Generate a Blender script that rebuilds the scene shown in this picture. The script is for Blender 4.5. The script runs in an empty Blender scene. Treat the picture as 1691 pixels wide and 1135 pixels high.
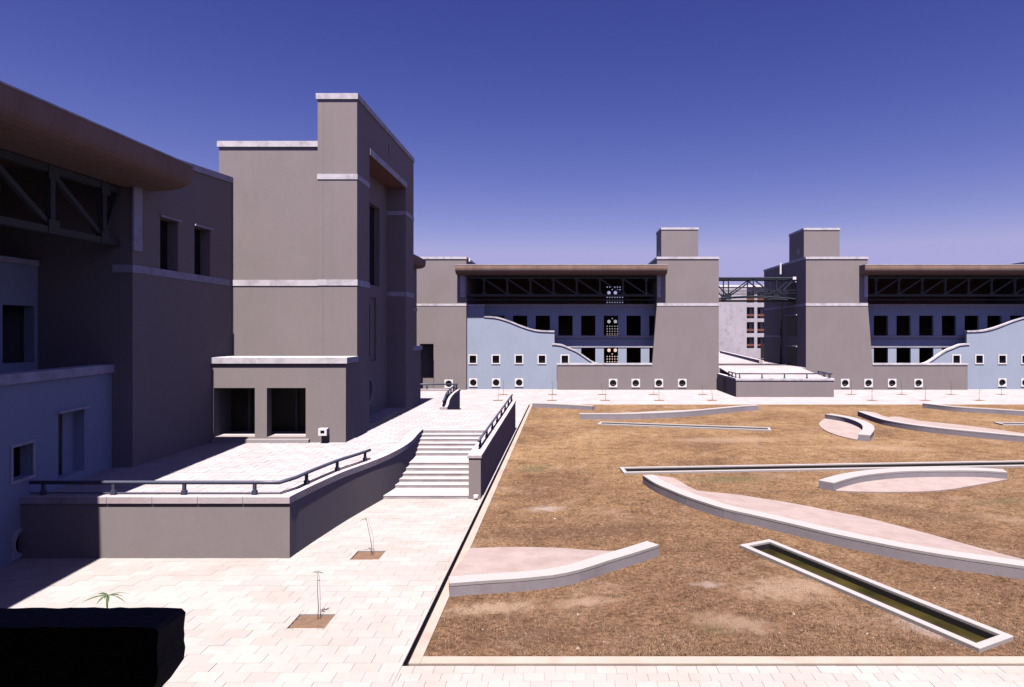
import bpy, bmesh, math, random
import numpy as np
from mathutils import Vector
from mathutils.geometry import tessellate_polygon
R = math.radians
random.seed(7)
rng = np.random.default_rng(11)
S = bpy.context.scene
C = S.collection

# ------------------------------------------------------------------ camera, sky, sun, exposure
F, U0, V0, EYE = 1057.0, 932.0, 548.0, 6.0          # survey constants of the photograph (1691 px wide)
cam = bpy.data.cameras.new('camera')
cam.sensor_width = 36.0
cam.lens = 36.0 * F / 1691.0
cam.shift_x = -(U0 - 845.5) / 1691.0
cam.shift_y = -(567.5 - V0) / 1691.0
cam.clip_start, cam.clip_end = 0.1, 3000.0
cam_o = bpy.data.objects.new('camera', cam)
cam_o.location = (0, 0, EYE)
cam_o.rotation_euler = (R(90), 0, 0)
C.objects.link(cam_o)
S.camera = cam_o

SDX, SDY = 0.0, 0.385                               # metres the sunlight travels per metre of fall
SUN_EL = math.atan2(1.0, math.hypot(SDX, SDY))
SUN_ROT = math.atan2(-SDX, -SDY)
W = bpy.data.worlds.new('World')
S.world = W
W.use_nodes = True
wn, wl = W.node_tree.nodes, W.node_tree.links
wn.clear()
sky = wn.new('ShaderNodeTexSky')
sky.sky_type = 'NISHITA'
sky.sun_disc = False
sky.sun_elevation = SUN_EL
sky.sun_rotation = SUN_ROT
sky.altitude = 100
sky.air_density = 1.0
sky.dust_density = 0.6
sky.ozone_density = 3.0
sep = wn.new('ShaderNodeSeparateColor'); com = wn.new('ShaderNodeCombineColor')      # polarised slide film: a deeper, more violet blue
wl.new(sky.outputs['Color'], sep.inputs[0])
for ch, (gain, power, top) in enumerate(((0.350, 2.0, 3.2), (0.187, 1.91, 4.62), (0.530, 1.35, 6.2))):
    lim = wn.new('ShaderNodeMath'); lim.operation = 'MINIMUM'; lim.inputs[1].default_value = top
    pw_ = wn.new('ShaderNodeMath'); pw_.operation = 'POWER'; pw_.inputs[1].default_value = power
    ml_ = wn.new('ShaderNodeMath'); ml_.operation = 'MULTIPLY'; ml_.inputs[1].default_value = gain
    wl.new(sep.outputs[ch], lim.inputs[0]); wl.new(lim.outputs[0], pw_.inputs[0]); wl.new(pw_.outputs[0], ml_.inputs[0])
    wl.new(ml_.outputs[0], com.inputs[ch])
bg = wn.new('ShaderNodeBackground'); bg.inputs['Strength'].default_value = 0.05
wo = wn.new('ShaderNodeOutputWorld')
wl.new(com.outputs[0], bg.inputs['Color'])
wl.new(bg.outputs['Background'], wo.inputs['Surface'])

sun = bpy.data.lights.new('sun', 'SUN')
sun.energy = 5.0
sun.angle = R(0.53)
sun.color = (1.0, 0.93, 0.90)
sun_o = bpy.data.objects.new('sun', sun)
sun_o.rotation_euler = Vector((SDX, SDY, -1)).to_track_quat('-Z', 'Y').to_euler()
sun_o.location = (-20, -40, 80)
C.objects.link(sun_o)

S.view_settings.view_transform = 'Standard'
S.view_settings.look = 'None'
S.view_settings.gamma = 1.0
S.view_settings.use_curve_mapping = False
S.view_settings.exposure = 1.2
S.cycles.max_bounces = 6
S.cycles.diffuse_bounces = 3
S.cycles.sample_clamp_indirect = 0.011
S.cycles.use_denoising = True

# ------------------------------------------------------------------ survey helpers
def AX(u, Y): return (u - U0) * Y / F
def ZV(v, Y): return EYE + (V0 - v) * Y / F
def GP(u, v, z=0.0):
    Y = F * (EYE - z) / (v - V0)
    return ((u - U0) * Y / F, Y)

# ------------------------------------------------------------------ materials
def mat(name, col, var=0.12, scale=0.6, fine=14.0, rough=0.9, bump=0.15, bump_scale=40.0,
        streak=0.0, island=0.0, spec=0.25, stain=None, metallic=0.0, stain_lo=0.52, stain_hi=0.72, bdist=0.02, stain_scale=0.9):
    m = bpy.data.materials.new(name); m.use_nodes = True
    n, l = m.node_tree.nodes, m.node_tree.links
    b = n['Principled BSDF']
    b.inputs['Roughness'].default_value = rough
    b.inputs['Specular IOR Level'].default_value = spec
    b.inputs['Metallic'].default_value = metallic
    g = n.new('ShaderNodeNewGeometry')
    def noise(sc, det=4.0, vec=None, rgh=0.55):
        t = n.new('ShaderNodeTexNoise'); t.inputs['Scale'].default_value = sc; t.inputs['Detail'].default_value = det
        t.inputs['Roughness'].default_value = rgh
        l.new(vec or g.outputs['Position'], t.inputs['Vector']); return t.outputs['Fac']
    def math_(op, a, b_=None, c=None):
        t = n.new('ShaderNodeMath'); t.operation = op
        for i, x in enumerate((a, b_, c)):
            if x is None: continue
            if isinstance(x, (int, float)): t.inputs[i].default_value = x
            else: l.new(x, t.inputs[i])
        return t.outputs[0]
    f = math_('ADD', math_('MULTIPLY', math_('SUBTRACT', noise(scale), 0.5), 2.2 * var),
              math_('MULTIPLY', math_('SUBTRACT', noise(fine, 3.0), 0.5), 1.2 * var))
    if streak:
        mp = n.new('ShaderNodeMapping'); mp.inputs['Scale'].default_value = (1, 1, 0.12)
        l.new(g.outputs['Position'], mp.inputs['Vector'])
        f = math_('ADD', f, math_('MULTIPLY', math_('SUBTRACT', noise(2.2, 5.0, mp.outputs[0], 0.65), 0.5), 2.0 * streak))
    if island:
        oi = n.new('ShaderNodeObjectInfo')
        r = math_('FRACT', math_('ADD', g.outputs['Random Per Island'], oi.outputs['Random']))
        f = math_('ADD', f, math_('MULTIPLY', math_('SUBTRACT', r, 0.5), 2 * island))
    f = math_('ADD', f, 1.0)
    mx = n.new('ShaderNodeVectorMath'); mx.operation = 'SCALE'
    mx.inputs[0].default_value = col[:3]
    l.new(f, mx.inputs['Scale'])
    out = mx.outputs[0]
    if stain:
        rp = n.new('ShaderNodeMapRange'); rp.inputs['From Min'].default_value = stain_lo; rp.inputs['From Max'].default_value = stain_hi
        l.new(noise(stain_scale, 7.0, None, 0.68), rp.inputs['Value'])
        ms = n.new('ShaderNodeMix'); ms.data_type = 'RGBA'
        l.new(rp.outputs[0], ms.inputs[0]); l.new(out, ms.inputs[6])
        ms.inputs[7].default_value = (*stain, 1); out = ms.outputs[2]
    l.new(out, b.inputs['Base Color'])
    if bump:
        bp = n.new('ShaderNodeBump'); bp.inputs['Strength'].default_value = bump; bp.inputs['Distance'].default_value = bdist
        l.new(noise(bump_scale, 3.0), bp.inputs['Height'])
        l.new(bp.outputs[0], b.inputs['Normal'])
    return m

GREY = (0.230, 0.196, 0.194)
M = {}
M['grey'] = mat('grey_render', GREY, 0.10, 0.45, 7.0, bump=0.22, streak=0.05, bump_scale=70, bdist=0.008)
M['blue'] = mat('blue_render', (0.305, 0.345, 0.430), 0.07, 0.5, 9.0, bump=0.25, streak=0.06)
M['white'] = mat('pale_stone', (0.53, 0.495, 0.52), 0.18, 1.3, 9.0, bump=0.2, streak=0.12, stain=(0.30, 0.26, 0.29), stain_lo=.47, stain_hi=.74, stain_scale=1.6)
M['coping'] = mat('coping_stone', (0.42, 0.36, 0.37), 0.13, 2.0, 16.0, bump=0.25, island=0.09, stain=(0.30, 0.22, 0.21), stain_lo=.5, stain_hi=.8)
M['kerb'] = mat('kerb_stone', (0.32, 0.265, 0.228), 0.12, 0.8, 14.0, bump=0.25, stain=(0.23, 0.17, 0.14), stain_lo=.5, stain_hi=.8)
M['frame'] = mat('frame_paint', (0.72, 0.68, 0.68), 0.05, 2.0, 12.0, bump=0.05)
M['canopy'] = mat('canopy_concrete', (0.24, 0.158, 0.125), 0.26, 0.5, 5.0, bump=0.5, streak=0.36, bump_scale=18)
M['concrete'] = mat('bench_concrete', (0.255, 0.225, 0.245), 0.14, 1.2, 14.0, bump=0.3, streak=0.10, stain=(0.17, 0.14, 0.15), stain_lo=.55, stain_hi=.85)
M['bench_top'] = mat('bench_top', (0.31, 0.28, 0.275), 0.16, 2.0, 18.0, bump=0.3, stain=(0.25, 0.215, 0.205), stain_lo=.5, stain_hi=.85, stain_scale=2.0)
M['wedge'] = mat('wedge_paving', (0.285, 0.228, 0.212), 0.16, 1.1, 10.0, bump=0.3, stain=(0.235, 0.17, 0.15), stain_lo=.45, stain_hi=.75, stain_scale=1.4)
M['paver'] = mat('paver_stone', (0.318, 0.289, 0.272), 0.10, 0.45, 12.0, bump=0.25, island=0.07, stain=(0.262, 0.224, 0.20), stain_lo=.5, stain_hi=.8, stain_scale=0.5)
M['bed'] = mat('paving_bed', (0.27, 0.23, 0.215), 0.15, 2.0)
M['terrace_floor'] = mat('terrace_paver', (0.33, 0.30, 0.303), 0.07, 0.7, 12.0, bump=0.2, island=0.07)
M['step'] = mat('step_riser', (0.42, 0.38, 0.385), 0.22, 3.0, 20.0, bump=0.3, streak=0.25, stain=(0.27, 0.24, 0.24), stain_lo=.45, stain_hi=.75)
M['tread'] = mat('step_tread', (0.37, 0.335, 0.335), 0.10, 2.0, 12.0, bump=0.2, stain=(0.30, 0.26, 0.26), stain_lo=.5, stain_hi=.8)
M['metal'] = mat('dark_metal', (0.055, 0.060, 0.095), 0.12, 4.0, 20.0, rough=0.45, bump=0.0, spec=0.5)
M['truss'] = mat('truss_paint', (0.022, 0.027, 0.040), 0.10, 2.0, rough=0.7, bump=0.0, spec=0.15)
M['pane'] = mat('dark_glass', (0.006, 0.006, 0.008), 0.0, rough=0.25, bump=0.0, spec=0.25)
M['inside'] = mat('interior_plaster', (0.16, 0.13, 0.13), 0.08)
M['brown'] = mat('terracotta_plaster', (0.27, 0.15, 0.115), 0.15, 0.5)
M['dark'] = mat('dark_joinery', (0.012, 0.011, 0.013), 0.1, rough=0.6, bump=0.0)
M['black'] = mat('groove_lining', (0.015, 0.013, 0.013), 0.2, bump=0.2)
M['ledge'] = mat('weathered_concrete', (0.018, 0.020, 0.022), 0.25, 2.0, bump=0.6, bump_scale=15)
M['soil'] = mat('pit_soil', (0.155, 0.095, 0.062), 0.3, 6.0, 30.0, bump=0.9, bump_scale=45)
M['sand'] = mat('dry_ground', (0.30, 0.22, 0.16), 0.15, 0.05, 0.8)
M['raw'] = mat('raw_concrete', (0.40, 0.365, 0.40), 0.16, 0.12, 0.9, bump=0.0, streak=0.22, stain=(0.27, 0.23, 0.24), stain_lo=.5, stain_hi=.75)
M['ochre'] = mat('ochre_wall', (0.52, 0.37, 0.32), 0.1, 0.3)
M['red'] = mat('rust_paint', (0.17, 0.065, 0.045), 0.15, 2.0, bump=0.0)
M['stem'] = mat('sapling_stem', (0.10, 0.075, 0.06), 0.2, bump=0.0)
M['leaf'] = mat('sapling_leaf', (0.055, 0.085, 0.035), 0.3, 4.0, bump=0.0, island=0.3)
M['straw'] = mat('straw_blades', (0.195, 0.122, 0.075), 0.2, 0.5, bump=0.0, island=0.45)
M['stone'] = mat('pale_pebble', (0.27, 0.21, 0.18), 0.2, 3.0, bump=0.2, island=0.4)

def lawn_material():
    m = bpy.data.materials.new('dry_lawn'); m.use_nodes = True
    n, l = m.node_tree.nodes, m.node_tree.links
    b = n['Principled BSDF']; b.inputs['Roughness'].default_value = 1.0; b.inputs['Specular IOR Level'].default_value = 0.05
    g = n.new('ShaderNodeNewGeometry')
    def noise(sc, det=5.0, rgh=0.6, dist=0.0):
        t = n.new('ShaderNodeTexNoise'); t.inputs['Scale'].default_value = sc; t.inputs['Detail'].default_value = det
        t.inputs['Roughness'].default_value = rgh; t.inputs['Distortion'].default_value = dist
        l.new(g.outputs['Position'], t.inputs['Vector']); return t.outputs['Fac']
    def ramp(fac, stops):
        r = n.new('ShaderNodeValToRGB'); e = r.color_ramp.elements
        while len(e) < len(stops): e.new(0.5)
        for q, (p, c) in zip(e, stops): q.position = p; q.color = (*c, 1)
        l.new(fac, r.inputs[0]); return r.outputs[0]
    def mix(a, c, f, mode='MIX'):
        t = n.new('ShaderNodeMix'); t.data_type = 'RGBA'; t.blend_type = mode
        for i, x in ((0, f), (6, a), (7, c)):
            if isinstance(x, tuple): t.inputs[i].default_value = (*x, 1)
            elif isinstance(x, float): t.inputs[i].default_value = x
            else: l.new(x, t.inputs[i])
        return t.outputs[2]
    base = ramp(noise(0.22, 6.0, 0.62, 0.4), [(0.32, (0.122, 0.072, 0.042)), (0.5, (0.172, 0.106, 0.059)), (0.68, (0.225, 0.148, 0.083))])
    # near lawn darkened: bare earth plus grass self-shade painted into the colour
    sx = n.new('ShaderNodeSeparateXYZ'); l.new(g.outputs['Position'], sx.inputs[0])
    near_shade = n.new('ShaderNodeMath'); near_shade.operation = 'MULTIPLY_ADD'; near_shade.inputs[1].default_value = 14.0
    l.new(noise(0.16, 4.0, 0.6), near_shade.inputs[0]); l.new(sx.outputs['Y'], near_shade.inputs[2])
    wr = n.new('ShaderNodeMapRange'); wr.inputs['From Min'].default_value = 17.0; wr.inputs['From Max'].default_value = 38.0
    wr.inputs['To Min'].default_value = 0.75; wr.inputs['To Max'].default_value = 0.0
    l.new(near_shade.outputs[0], wr.inputs['Value'])
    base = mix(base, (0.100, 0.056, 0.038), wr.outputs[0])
    fine = ramp(noise(9.0, 6.0, 0.78), [(0.36, (0.35, 0.31, 0.28)), (0.5, (1.0, 1.0, 1.0)), (0.64, (1.75, 1.7, 1.6))])
    c = mix(base, fine, 0.9, 'MULTIPLY')
    mid = ramp(noise(1.9, 7.0, 0.74), [(0.36, (0.58, 0.54, 0.50)), (0.5, (1, 1, 1)), (0.64, (1.32, 1.30, 1.26))])
    c = mix(c, mid, 0.85, 'MULTIPLY')
    pale = n.new('ShaderNodeMapRange'); pale.inputs['From Min'].default_value = 0.53; pale.inputs['From Max'].default_value = 0.70
    l.new(noise(0.55, 7.0, 0.7, 0.6), pale.inputs['Value'])
    brk = n.new('ShaderNodeMath'); brk.operation = 'MULTIPLY'; brk.use_clamp = True
    pv = n.new('ShaderNodeMapRange'); pv.inputs['From Min'].default_value = 0.40; pv.inputs['From Max'].default_value = 0.60
    l.new(noise(5.0, 6.0, 0.8), pv.inputs['Value']); l.new(pale.outputs[0], brk.inputs[0]); l.new(pv.outputs[0], brk.inputs[1])
    c = mix(c, (0.27, 0.185, 0.132), brk.outputs[0])
    def patch(cx, cy, rx, ry, rot, col, amount):
        nonlocal c
        mp = n.new('ShaderNodeMapping'); mp.vector_type = 'TEXTURE'
        mp.inputs['Location'].default_value = (cx, cy, 0); mp.inputs['Rotation'].default_value = (0, 0, rot); mp.inputs['Scale'].default_value = (rx, ry, 1)
        l.new(g.outputs['Position'], mp.inputs['Vector'])
        ln = n.new('ShaderNodeVectorMath'); ln.operation = 'LENGTH'; l.new(mp.outputs[0], ln.inputs[0])
        ad = n.new('ShaderNodeMath'); ad.operation = 'MULTIPLY_ADD'; ad.inputs[1].default_value = 3.6
        l.new(noise(4.5, 8.0, 0.82), ad.inputs[0]); l.new(ln.outputs['Value'], ad.inputs[2])
        mr = n.new('ShaderNodeMapRange'); mr.inputs['From Min'].default_value = 2.62; mr.inputs['From Max'].default_value = 2.15
        mr.inputs['To Max'].default_value = amount; l.new(ad.outputs[0], mr.inputs['Value'])
        c = mix(c, col, mr.outputs[0])
    sandy, chalk, olive, dark = (0.27, 0.19, 0.132), (0.33, 0.27, 0.245), (0.10, 0.088, 0.046), (0.085, 0.048, 0.032)
    for a in ((5.2, 15.0, 1.7, .9, .2, sandy, .8), (-1.6, 13.9, 1.5, .45, .15, sandy, .9), (0.4, 14.2, 1.2, .3, .2, sandy, .7), (3.5, 13.2, 1.2, .6, -.3, sandy, .6),
              (7.3, 12.9, .9, .45, -.9, chalk, .6), (6.5, 15.4, 2.2, .18, -1.11, chalk, .7), (-.6, 21.7, .9, .5, .1, chalk, .6), (3.4, 15.2, .5, .25, 0, chalk, .5),
              (-1.3, 28.0, 1.0, 1.3, 0, olive, .6), (3.0, 12.9, .5, .4, 0, olive, .4), (6.6, 26.0, 2.6, .9, .1, olive, .6), (15.5, 22.6, 2.0, .5, .2, olive, .5),
              (-.5, 12.7, 2.2, .6, 0, dark, .6), (1.2, 19.4, 3.6, 1.1, .1, dark, .55), (11.5, 21.2, 3.5, 1.2, -.4, dark, .5), (-1.2, 19.0, 1.6, .8, 0, dark, .55),
              (9.0, 35.5, 5.0, 1.2, .05, sandy, .6), (16.5, 33.0, 4.0, 1.0, -.1, sandy, .5), (15.0, 20.0, 2.5, .7, -.5, sandy, .55)):
        patch(*a)
    green = n.new('ShaderNodeMapRange'); green.inputs['From Min'].default_value = 0.66; green.inputs['From Max'].default_value = 0.80
    l.new(noise(0.33, 6.0, 0.7), green.inputs['Value'])
    c = mix(c, (0.095, 0.088, 0.045), green.outputs[0])
    l.new(c, b.inputs['Base Color'])
    bp = n.new('ShaderNodeBump'); bp.inputs['Strength'].default_value = 0.9; bp.inputs['Distance'].default_value = 0.05
    l.new(noise(16.0, 6.0, 0.75), bp.inputs['Height']); l.new(bp.outputs[0], b.inputs['Normal'])
    return m
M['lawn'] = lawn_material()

def water_material():
    m = bpy.data.materials.new('pond_water'); m.use_nodes = True
    n, l = m.node_tree.nodes, m.node_tree.links
    b = n['Principled BSDF']
    b.inputs['Base Color'].default_value = (0.055, 0.048, 0.012, 1)
    b.inputs['Roughness'].default_value = 0.12
    b.inputs['IOR'].default_value = 1.33
    g = n.new('ShaderNodeNewGeometry')
    t = n.new('ShaderNodeTexNoise'); t.inputs['Scale'].default_value = 1.1; t.inputs['Detail'].default_value = 5
    l.new(g.outputs['Position'], t.inputs['Vector'])
    r = n.new('ShaderNodeValToRGB')
    r.color_ramp.elements[0].position, r.color_ramp.elements[1].position = 0.35, 0.7
    r.color_ramp.elements[0].color = (0.018, 0.016, 0.005, 1); r.color_ramp.elements[1].color = (0.055, 0.042, 0.012, 1)
    l.new(t.outputs['Fac'], r.inputs[0]); l.new(r.outputs[0], b.inputs['Base Color'])
    bp = n.new('ShaderNodeBump'); bp.inputs['Strength'].default_value = 0.08
    t2 = n.new('ShaderNodeTexNoise'); t2.inputs['Scale'].default_value = 9
    l.new(g.outputs['Position'], t2.inputs['Vector']); l.new(t2.outputs['Fac'], bp.inputs['Height']); l.new(bp.outputs[0], b.inputs['Normal'])
    return m
M['water'] = water_material()

def sheet_material(name, col, bw, bh, gap=0.012):
    """far paving: joints too far away to tell apart, drawn by a brick texture"""
    m = bpy.data.materials.new(name); m.use_nodes = True
    n, l = m.node_tree.nodes, m.node_tree.links
    b = n['Principled BSDF']; b.inputs['Roughness'].default_value = 0.9; b.inputs['Specular IOR Level'].default_value = 0.2
    g = n.new('ShaderNodeNewGeometry')
    br = n.new('ShaderNodeTexBrick'); br.inputs['Scale'].default_value = 1.0
    br.inputs['Brick Width'].default_value = bw; br.inputs['Row Height'].default_value = bh; br.inputs['Mortar Size'].default_value = gap
    br.inputs['Color1'].default_value = (*[c * 1.08 for c in col], 1); br.inputs['Color2'].default_value = (*[c * 0.92 for c in col], 1)
    br.inputs['Mortar'].default_value = (*[c * 0.6 for c in col], 1)
    l.new(g.outputs['Position'], br.inputs['Vector'])
    t = n.new('ShaderNodeTexNoise'); t.inputs['Scale'].default_value = 0.6; t.inputs['Detail'].default_value = 6
    l.new(g.outputs['Position'], t.inputs['Vector'])
    r = n.new('ShaderNodeValToRGB')
    r.color_ramp.elements[0].position, r.color_ramp.elements[1].position = 0.3, 0.7
    r.color_ramp.elements[0].color = (0.85, 0.82, 0.80, 1); r.color_ramp.elements[1].color = (1, 1, 1, 1)
    l.new(t.outputs['Fac'], r.inputs[0])
    mx = n.new('ShaderNodeMix'); mx.data_type = 'RGBA'; mx.blend_type = 'MULTIPLY'; mx.inputs[0].default_value = 1
    l.new(br.outputs['Color'], mx.inputs[6]); l.new(r.outputs[0], mx.inputs[7]); l.new(mx.outputs[2], b.inputs['Base Color'])
    return m
M['far_paving'] = sheet_material('far_paving', (0.365, 0.325, 0.33), 0.6, 0.4)

# ------------------------------------------------------------------ mesh helpers
ORG = {}
def world_of(o):
    return ORG.get(o.name, Vector((0, 0, 0))) if o is not None else Vector((0, 0, 0))

def tag(o, label=None, cat=None, group=None, kind=None):
    if label: o['label'] = label
    if cat: o['category'] = cat
    if group: o['group'] = group
    if kind: o['kind'] = kind
    return o

def thing(name, loc, label=None, cat=None, group=None, kind=None):
    o = bpy.data.objects.new(name, None); C.objects.link(o)
    o.location = loc; o.empty_display_size = 0.3
    ORG[o.name] = Vector(loc)
    return tag(o, label, cat, group, kind)

class MB:
    def __init__(s): s.v, s.f = [], []
    def add(s, vs, fs):
        k = len(s.v); s.v.extend(tuple(p) for p in vs); s.f.extend(tuple(i + k for i in q) for q in fs)
        return s
    def hexa(s, p):      # 8 corners: bottom 0-3, top 4-7
        return s.add(p, [(0, 3, 2, 1), (4, 5, 6, 7), (0, 1, 5, 4), (1, 2, 6, 5), (2, 3, 7, 6), (3, 0, 4, 7)])
    def box(s, x0, x1, y0, y1, z0, z1):
        return s.hexa([(x0, y0, z0), (x1, y0, z0), (x1, y1, z0), (x0, y1, z0), (x0, y0, z1), (x1, y0, z1), (x1, y1, z1), (x0, y1, z1)])
    def mbox(s, Mf, a0, a1, d0, d1, z0, z1):
        return s.hexa([Mf(a0, d0, z0), Mf(a1, d0, z0), Mf(a1, d1, z0), Mf(a0, d1, z0), Mf(a0, d0, z1), Mf(a1, d0, z1), Mf(a1, d1, z1), Mf(a0, d1, z1)])
    def extrude(s, loops, Mf, d0, d1):
        """outline and holes in (a, z), extruded from depth d0 to d1"""
        vl = [[Vector((p[0], p[1], 0)) for p in lp] for lp in loops]
        tris = tessellate_polygon(vl)
        flat = [p for lp in loops for p in lp]; n = len(flat)
        vs = [Mf(p[0], d1, p[1]) for p in flat] + [Mf(p[0], d0, p[1]) for p in flat]
        fs = [tuple(t) for t in tris] + [tuple(i + n for i in reversed(t)) for t in tris]
        k = 0
        for lp in loops:
            m = len(lp)
            for i in range(m):
                j = (i + 1) % m
                fs.append((k + i, k + j, k + j + n, k + i + n))
            k += m
        return s.add(vs, fs)
    def plan(s, loops, z0, z1):
        return s.extrude(loops, lambda a, d, z: (a, z, d), z0, z1)
    def tube(s, pts, r, n=8, r1=None):
        P = [Vector(p) for p in pts]; rings = []
        r1 = r if r1 is None else r1
        for i, p in enumerate(P):
            t = (P[min(i + 1, len(P) - 1)] - P[max(i - 1, 0)]).normalized()
            up = Vector((0, 0, 1)) if abs(t.z) < 0.95 else Vector((1, 0, 0))
            a = t.cross(up).normalized(); b = a.cross(t).normalized()
            rr = r + (r1 - r) * i / max(1, len(P) - 1)
            rings.append([p + a * rr * math.cos(2 * math.pi * k / n) + b * rr * math.sin(2 * math.pi * k / n) for k in range(n)])
        vs = [q for g in rings for q in g]; fs = []
        for i in range(len(P) - 1):
            for k in range(n):
                fs.append((i * n + k, i * n + (k + 1) % n, (i + 1) * n + (k + 1) % n, (i + 1) * n + k))
        fs.append(tuple(reversed(range(n)))); fs.append(tuple((len(P) - 1) * n + k for k in range(n)))
        return s.add(vs, fs)
    def bar(s, p, q, w, h=None):
        """square bar between two points"""
        h = h or w
        P, Q = Vector(p), Vector(q); t = (Q - P).normalized()
        up = Vector((0, 0, 1)) if abs(t.z) < 0.95 else Vector((0, 1, 0))
        a = t.cross(up).normalized() * w / 2; b = a.cross(t).normalized() * h / 2
        return s.hexa([P - a - b, P + a - b, P + a + b, P - a + b, Q - a - b, Q + a - b, Q + a + b, Q - a + b])
    def mesh(s, name, org=(0, 0, 0), normals=True, smooth=False):
        me = bpy.data.meshes.new(name)
        o = Vector(org)
        me.from_pydata([(p[0] - o.x, p[1] - o.y, p[2] - o.z) for p in s.v], [], s.f)
        if normals:
            bm = bmesh.new(); bm.from_mesh(me); bmesh.ops.recalc_face_normals(bm, faces=bm.faces); bm.to_mesh(me); bm.free()
        if smooth:
            me.polygons.foreach_set('use_smooth', [True] * len(me.polygons))
        me.update(); return me
    def build(s, name, m, parent=None, smooth=False, bevel=0.0, org=None):
        """one mesh object; vertices are given in world coordinates"""
        base = world_of(parent)
        og = Vector(org) if org is not None else (base if parent is not None else Vector((0, 0, 0)))
        me = s.mesh(name, og, True, smooth); me.materials.append(m)
        o = bpy.data.objects.new(name, me); C.objects.link(o)
        o.location = og - base
        if parent is not None: o.parent = parent
        ORG[o.name] = og
        if bevel:
            bv = o.modifiers.new('edges', 'BEVEL'); bv.width = bevel; bv.segments = 2; bv.limit_method = 'ANGLE'
            bv.angle_limit = R(40)
        return o

def inst(name, me, loc, parent=None):
    o = bpy.data.objects.new(name, me); C.objects.link(o)
    o.location = Vector(loc) - world_of(parent)
    if parent is not None: o.parent = parent
    ORG[o.name] = Vector(loc)
    return o

def rect(a0, a1, z0, z1): return [(a0, z0), (a1, z0), (a1, z1), (a0, z1)]
def circ(a, z, r, n=24): return [(a + r * math.cos(2 * math.pi * k / n), z + r * math.sin(2 * math.pi * k / n)) for k in range(n)]
def smooth_path(pts, step=0.4):
    """Catmull-Rom through the points"""
    P = [np.array(p, float) for p in pts]; P = [2 * P[0] - P[1]] + P + [2 * P[-1] - P[-2]]
    out = []
    for i in range(1, len(P) - 2):
        n = max(1, int(np.linalg.norm(P[i + 1] - P[i]) / step))
        for k in range(n):
            t = k / n
            out.append(0.5 * (2 * P[i] + (P[i + 1] - P[i - 1]) * t + (2 * P[i - 1] - 5 * P[i] + 4 * P[i + 1] - P[i + 2]) * t ** 2
                              + (3 * P[i] - P[i - 1] - 3 * P[i + 1] + P[i + 2]) * t ** 3))
    out.append(P[-2]); return [tuple(float(x) for x in p) for p in out]
def offset_path(pts, d):
    """plan offset to the left of travel"""
    out = []
    for i, p in enumerate(pts):
        a, b = pts[max(i - 1, 0)], pts[min(i + 1, len(pts) - 1)]
        tx, ty = b[0] - a[0], b[1] - a[1]; L = math.hypot(tx, ty) or 1
        out.append((p[0] - ty / L * d, p[1] + tx / L * d) + tuple(p[2:]))
    return out
def ribbon_wall(mb, path_out, path_in, z0, ztop):
    """solid between two plan paths; ztop a list or number"""
    n = len(path_out)
    zt = ztop if isinstance(ztop, list) else [ztop] * n
    zb = z0 if isinstance(z0, list) else [z0] * n
    vs = []
    for i in range(n):
        o, q = path_out[i], path_in[i]
        vs += [(o[0], o[1], zb[i]), (q[0], q[1], zb[i]), (q[0], q[1], zt[i]), (o[0], o[1], zt[i])]
    fs = [(0, 1, 2, 3), tuple(4 * (n - 1) + k for k in (3, 2, 1, 0))]
    for i in range(n - 1):
        for k in range(4):
            fs.append((4 * i + k, 4 * i + (k + 1) % 4, 4 * i + 4 + (k + 1) % 4, 4 * i + 4 + k))
    mb.add(vs, fs)
    return mb

# ------------------------------------------------------------------ ground, paving, lawn
MB().box(-900, 900, -300, 1500, -0.6, -0.35).build('ground', M['sand']) ['kind'] = 'structure'

LX0, LX1, LY0, LY1 = -2.81, 43.6, 11.53, 52.9         # outer edges of the lawn kerb
GROOVE = 0.11
pav = thing('paving', (0, 0, 0), 'pale stone slab paving between the buildings and the dry lawn', None, None, 'structure')
pbed = MB()
pits_near = [(-5.24, 13.28, 0.76, 0.66), (-5.27, 17.2, 0.76, 0.68), (-7.85, 11.0, 0.76, 0.66)]

pbed.plan([[(-22, 4), (60, 4), (60, LY0 - .035), (LX0 - GROOVE, LY0 - .035), (LX0 - GROOVE, 52.9), (-22, 52.9)]] +
          [rect(x - w / 2, x + w / 2, y - d / 2, y + d / 2) for x, y, w, d in pits_near], -0.35, -0.016)
pbed.build('paving_bed', M['bed'], pav)
PW, PH, JT = 0.50, 0.32, 0.004
def rect_minus(r, h):
    x0, x1, y0, y1 = r; a0, a1, b0, b1 = h
    if a0 >= x1 or a1 <= x0 or b0 >= y1 or b1 <= y0: return [r]
    out = []
    if a0 > x0: out.append((x0, a0, y0, y1))
    if a1 < x1: out.append((a1, x1, y0, y1))
    c0, c1 = max(x0, a0), min(x1, a1)
    if b0 > y0: out.append((c0, c1, y0, b0))
    if b1 < y1: out.append((c0, c1, b1, y1))
    return out
pieces = []
def lay(x0, x1, y0, y1, holes, PW=PW, PH=PH):
    r = int(math.floor((y0 - 2) / PH))
    while r * PH + 2 < y1:
        ya, yb = r * PH + 2, (r + 1) * PH + 2
        off = (0.5 if r % 2 else 0.0) * PW + random.uniform(-.04, .04)
        c = int(math.floor((x0 - off) / PW)) - 1
        while c * PW + off < x1:
            xa, xb = c * PW + off, (c + 1) * PW + off
            q = (max(xa, x0), min(xb, x1), max(ya, y0), min(yb, y1))
            if q[1] - q[0] > 0.04 and q[3] - q[2] > 0.04:
                rs = [q]
                for h in holes:
                    rs = [z for w in rs for z in rect_minus(w, h)]
                pieces.extend(z for z in rs if z[1] - z[0] > 0.03 and z[3] - z[2] > 0.03)
            c += 1
        r += 1
holes = [(x - w / 2, x + w / 2, y - d / 2, y + d / 2) for x, y, w, d in pits_near]
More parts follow.
